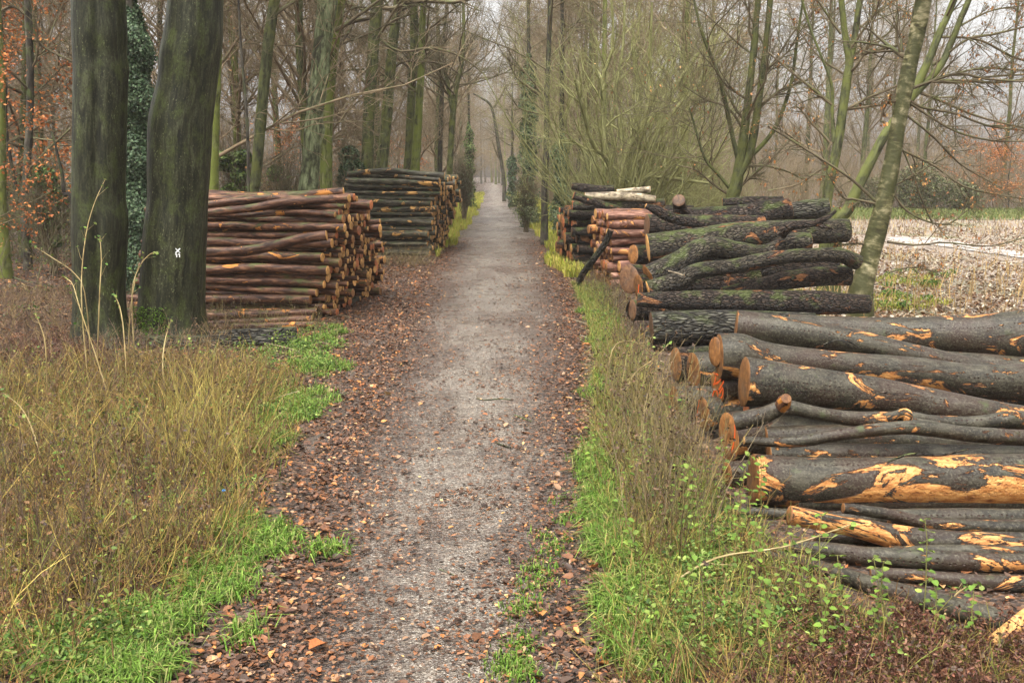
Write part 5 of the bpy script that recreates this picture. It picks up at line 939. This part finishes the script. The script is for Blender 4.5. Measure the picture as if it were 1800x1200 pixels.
# nettle-like plants, countable: one proto per size with stem and leaves
def nettle(h,nl,size):
    o=thing('leafy_weed','x','plant',(0,0,0)); K=7; z=np.linspace(0,h,K); st=np.stack([np.cumsum(RS.randn(K)*.012),np.cumsum(RS.randn(K)*.012),z],1); st[:,:2]-=st[0,:2]; b=MB(); b.tubes(st[None],np.linspace(.0045,.002,K)[None],5,(.2,.2,.06))
    lp=[];al=[]
    for k in range(nl):
        t=.35+.65*k/(nl-1); p=np.array([np.interp(t*h,z,st[:,0]),np.interp(t*h,z,st[:,1]),t*h]); a=k*1.57+RS.rand()*.4
        for s in (0,math.pi):
            d=np.array([math.cos(a+s),math.sin(a+s),-.25]); L=size*(1.1-.4*t)*(.8+.4*RS.rand()); b.tubes(np.array([p,p+d*L*.3,p+d*L*.5])[None],np.full((1,3),.0015),3,(.2,.2,.06)); lp.append(p+d*L*.95); al.append(d)
    b.build('stem',[MAT['stalk']],o); b=MB(); b.leaves(np.array(lp),size*(.8+.4*RS.rand(len(lp))),cols([(.14,.22,.03),(.20,.27,.05),(.10,.17,.025)],len(lp),.25),tilt=.25,asp=.75,curl=.35,along=np.array(al)); b.build('leaves',[MAT['green']],o); return o
np_=[nettle(.42,7,.042),nettle(.58,8,.045),nettle(.30,6,.04),nettle(.74,9,.046)]; used=set()
spots=[(1040,850,1,'first leafy weed at the track edge, lowest of the verge row'),(1062,845,0,''),(1075,930,1,''),(1055,800,0,''),(1150,900,3,''),(1180,930,1,''),(1200,960,3,''),(1225,930,1,''),(1245,990,1,''),(1265,940,3,''),(1290,1000,1,''),(1300,950,0,''),(1110,1000,0,''),(1330,1050,1,''),(1370,1080,1,''),(1400,1110,0,''),(1450,1120,3,''),(1490,1150,1,''),(1530,1140,1,''),(1580,1150,1,''),(1620,1120,3,''),(1650,1140,0,''),(1360,1150,2,''),(1310,1160,1,''),(1250,1120,2,''),(1190,1080,0,''),(1150,1140,2,''),(1440,1180,1,''),(1700,1150,0,''),(1130,800,2,''),(1160,780,1,''),(1190,760,0,''),(1210,790,1,''),(1130,710,2,''),(470,640,2,''),(520,630,0,''),(550,660,2,''),(540,610,0,''),(580,640,2,''),(440,660,2,''),(600,620,2,''),(495,615,0,''),(560,720,2,''),(350,890,2,''),(130,900,1,''),(270,880,0,''),(60,1190,2,''),(210,1120,2,''),(1335,920,1,''),(1275,890,1,'')]
spots.sort(key=lambda q:-q[1]); cn={}
for k,(px,py,t,lab) in enumerate(spots):
    p=G(px,py); o=np_[t]
    if t in used: o=copy_tree(o)
    used.add(t); o.location=(p[0],p[1],float(ground_z(p[0],p[1]))-.01); o.rotation_euler=(RS.randn()*.12,RS.randn()*.12,RS.rand()*6.28)
    sidel='left verge' if px<700 else 'right verge'
    lab={0:'knee-high bright green nettle-like plant on the '+sidel,1:'tall bright green nettle-like plant on the '+sidel,2:'small bright green nettle-like seedling on the '+sidel,3:'tallest kind of bright green nettle-like plant on the '+sidel}[t]
    cn[lab]=cn.get(lab,-1)+1; tag(o,lab+', '+ordn(cn[lab])+' nearest','plant','bright nettle-like plants, '+lab.split(' plant')[0].split(' seedling')[0]+' '+sidel)
# long pale shoots by the beeches
SH=[('tan shoot crossing the dark trunk of the left beech, curving to its middle',[(150,600,12.2),(143,520,12.2),(150,420,12.4),(165,360,12.6),(185,315,13)]),('thin pale shoot standing in front of the groove of the left beech',[(165,590,12.8),(175,520,12.8),(178,460,12.9),(176,415,13)]),
('longest bowed bramble shoot in front of the left beech, tip hanging left',[(190,675,11.6),(165,615,11.7),(140,540,11.8),(128,500,11.9),(115,488,12)]),('golden bowed shoot with its tip far left of the beech',[(155,560,12.6),(150,520,12.6),(130,480,12.7),(95,455,12.8),(62,434,12.9)]),
('bramble shoot with green tip leaves between the twin beeches',[(222,660,12.2),(218,590,12.3),(212,545,12.4),(203,520,12.5)]),('pale shoot bowing from the verge toward the thick beech',[(290,680,11.5),(286,640,11.6),(290,600,11.7),(298,568,11.8)]),
('forked pale shoot at the left before the bracken',[(80,660,11.5),(80,610,11.5),(72,575,11.6),(62,552,11.7)]),('slim shoot arching right between the beeches',[(235,600,13),(232,520,13),(245,470,13.1),(262,448,13.2),(275,443,13.3)]),('slim upright shoot just right of the left beech',[(222,620,13),(228,560,13),(236,500,13.1),(242,470,13.1)]),
('short bowed pale shoot left of the fallen grey log',[(316,650,12),(330,632,12),(336,618,12),(333,605,12)]),('lone bowed stem at the far left of the verge',[(75,830,8.8),(62,770,8.9),(40,720,9),(5,690,9.1)]),
('young green shoot bowing over the grass by the bracken at lower right',[(1658,1110,5.7),(1665,1070,5.75),(1680,1045,5.8),(1700,1030,5.8)]),('long thorny bramble cane slanting up over the lowest beech logs',[(1180,1000,6.2),(1260,980,6.2),(1380,960,6.2),(1500,920,6.2)]),
('tangled bramble cane arching at the foot of the oak pile',[(1090,720,10.5),(1110,665,10.6),(1150,630,10.7),(1180,600,10.8)]),('second bramble cane drooping left of the dark-hearted log end',[(1060,650,11),(1075,620,11),(1100,600,11.2),(1135,612,11.4),(1165,640,11.6)])]
for lab,q in SH:
    A=np.array([P(*a) for a in q]); A[0][2]=0.0 if 'cane' not in lab or True else A[0][2]; s=spline(A,16); org=A[0]; r=np.linspace(.009,.004,16)
    o=thing('bramble_shoot',lab,'shoot',org); b=MB(); b.tubes(s[None],r[None],6,(.36,.26,.12)); a1=spawn(s[None],r[None],7,.2,1,.22,.6,4,.1,.02,.5,.002); b.tubes(*a1,3,(.3,.22,.1)); b.build('stem',[MAT['stem']],o,org)
    n=9; pp=np.concatenate([a1[0][:,-1],s[-2:]]); b=MB(); b.leaves(pp,.045,cols(WG,len(pp)),tilt=.8,asp=.7); b.build('leaves',[MAT['green']],o,org)
# grass-like sedge tuft and sticks
STK=[('dark curved stick on the wet gravel in the middle distance',[(838,700),(850,703),(880,701),(902,703)],.010),('short dark stick on the gravel right of the middle',[(872,778),(885,783),(898,787)],.010),('thin stick at the left of the track on the leaf litter',[(700,645),(712,637),(724,633)],.008),('thin dark twig on the near gravel',[(772,1000),(790,1007),(806,1015)],.006),('bent twig near the left grass edge',[(550,985),(575,982),(600,986)],.006),('stick on the right leafy edge of the track',[(905,730),(920,735),(936,741)],.009),
('long fallen bough on the floor of the left wood',[(0,470),(30,490),(60,497),(100,505)],.02),('grey fallen branch left of the left beech',[(10,395),(50,396),(90,392),(128,393)],.03),('pale crooked branch on the ground left of the left beech',[(100,395),(108,380),(120,372),(128,372)],.02),('thin dark stick sticking out of the oak pile foot',[(1070,560),(1082,545),(1096,532)],.012)]
for lab,q,r in STK:
    A=np.array([G(a,c_,r*.8+.02) for a,c_ in q]); 
    if 'oak' in lab: A[:,2]+=np.linspace(0,.3,len(A))
    b=MB(); log_geo(b,A,np.full(len(A),r)*np.linspace(1.1,.6,len(A)),8,n=14,lump=.15,capm=0); o=b.build('fallen_stick',[MAT['dark_trunk']],None,A[0]); tag(o,lab,'stick')
# blue cap
g=G(394,869,.0); o=thing('bottle_cap','tiny bright blue plastic cap on the leaves of the left verge','cap',g)
b=MB(); a=np.arange(20)*math.pi/10; rr_=[(.014,.0),(.0155,.002),(.0155,.011),(.0135,.0135),(.0001,.014)]
V=np.array([[math.cos(t)*r*(1+.03*(i%2)),math.sin(t)*r*(1+.03*(i%2)),z+.03] for r,z in rr_ for i,t in enumerate(a)])+g; k=np.arange(4)[:,None]*20; j=np.arange(20)[None]; b.raw(V,np.stack([k+j,k+(j+1)%20,k+20+(j+1)%20,k+20+j],-1)); b.build('cap_shell',[MAT['blue_plastic']],o,g)
# ------------------------------------------------------------------ haze
hb=MB(); x0,x1,y0,y1,z0,z1=-190,190,-11,390,-1.2,27
V=[(x,y,z) for z in (z0,z1) for x,y in ((x0,y0),(x1,y0),(x1,y1),(x0,y1))]
hb.raw(V,[(3,2,1,0),(4,5,6,7),(0,1,5,4),(1,2,6,5),(2,3,7,6),(3,0,4,7)])
hm=bpy.data.materials.new('haze'); hm.use_nodes=True; nt=hm.node_tree; nt.nodes.remove(nt.nodes['Principled BSDF'])
pv=nt.nodes.new('ShaderNodeVolumePrincipled'); pv.inputs['Color'].default_value=(.98,.91,.85,1); pv.inputs['Density'].default_value=HAZE; nt.links.new(pv.outputs[0],nt.nodes['Material Output'].inputs['Volume'])
o=hb.build('haze',hm,smooth=False); tag(o,'pale grey mist filling the air of the wood','mist',None,'stuff')
print('OBJ',len(bpy.data.objects),'faces',sum(len(m.polygons) for m in bpy.data.meshes))
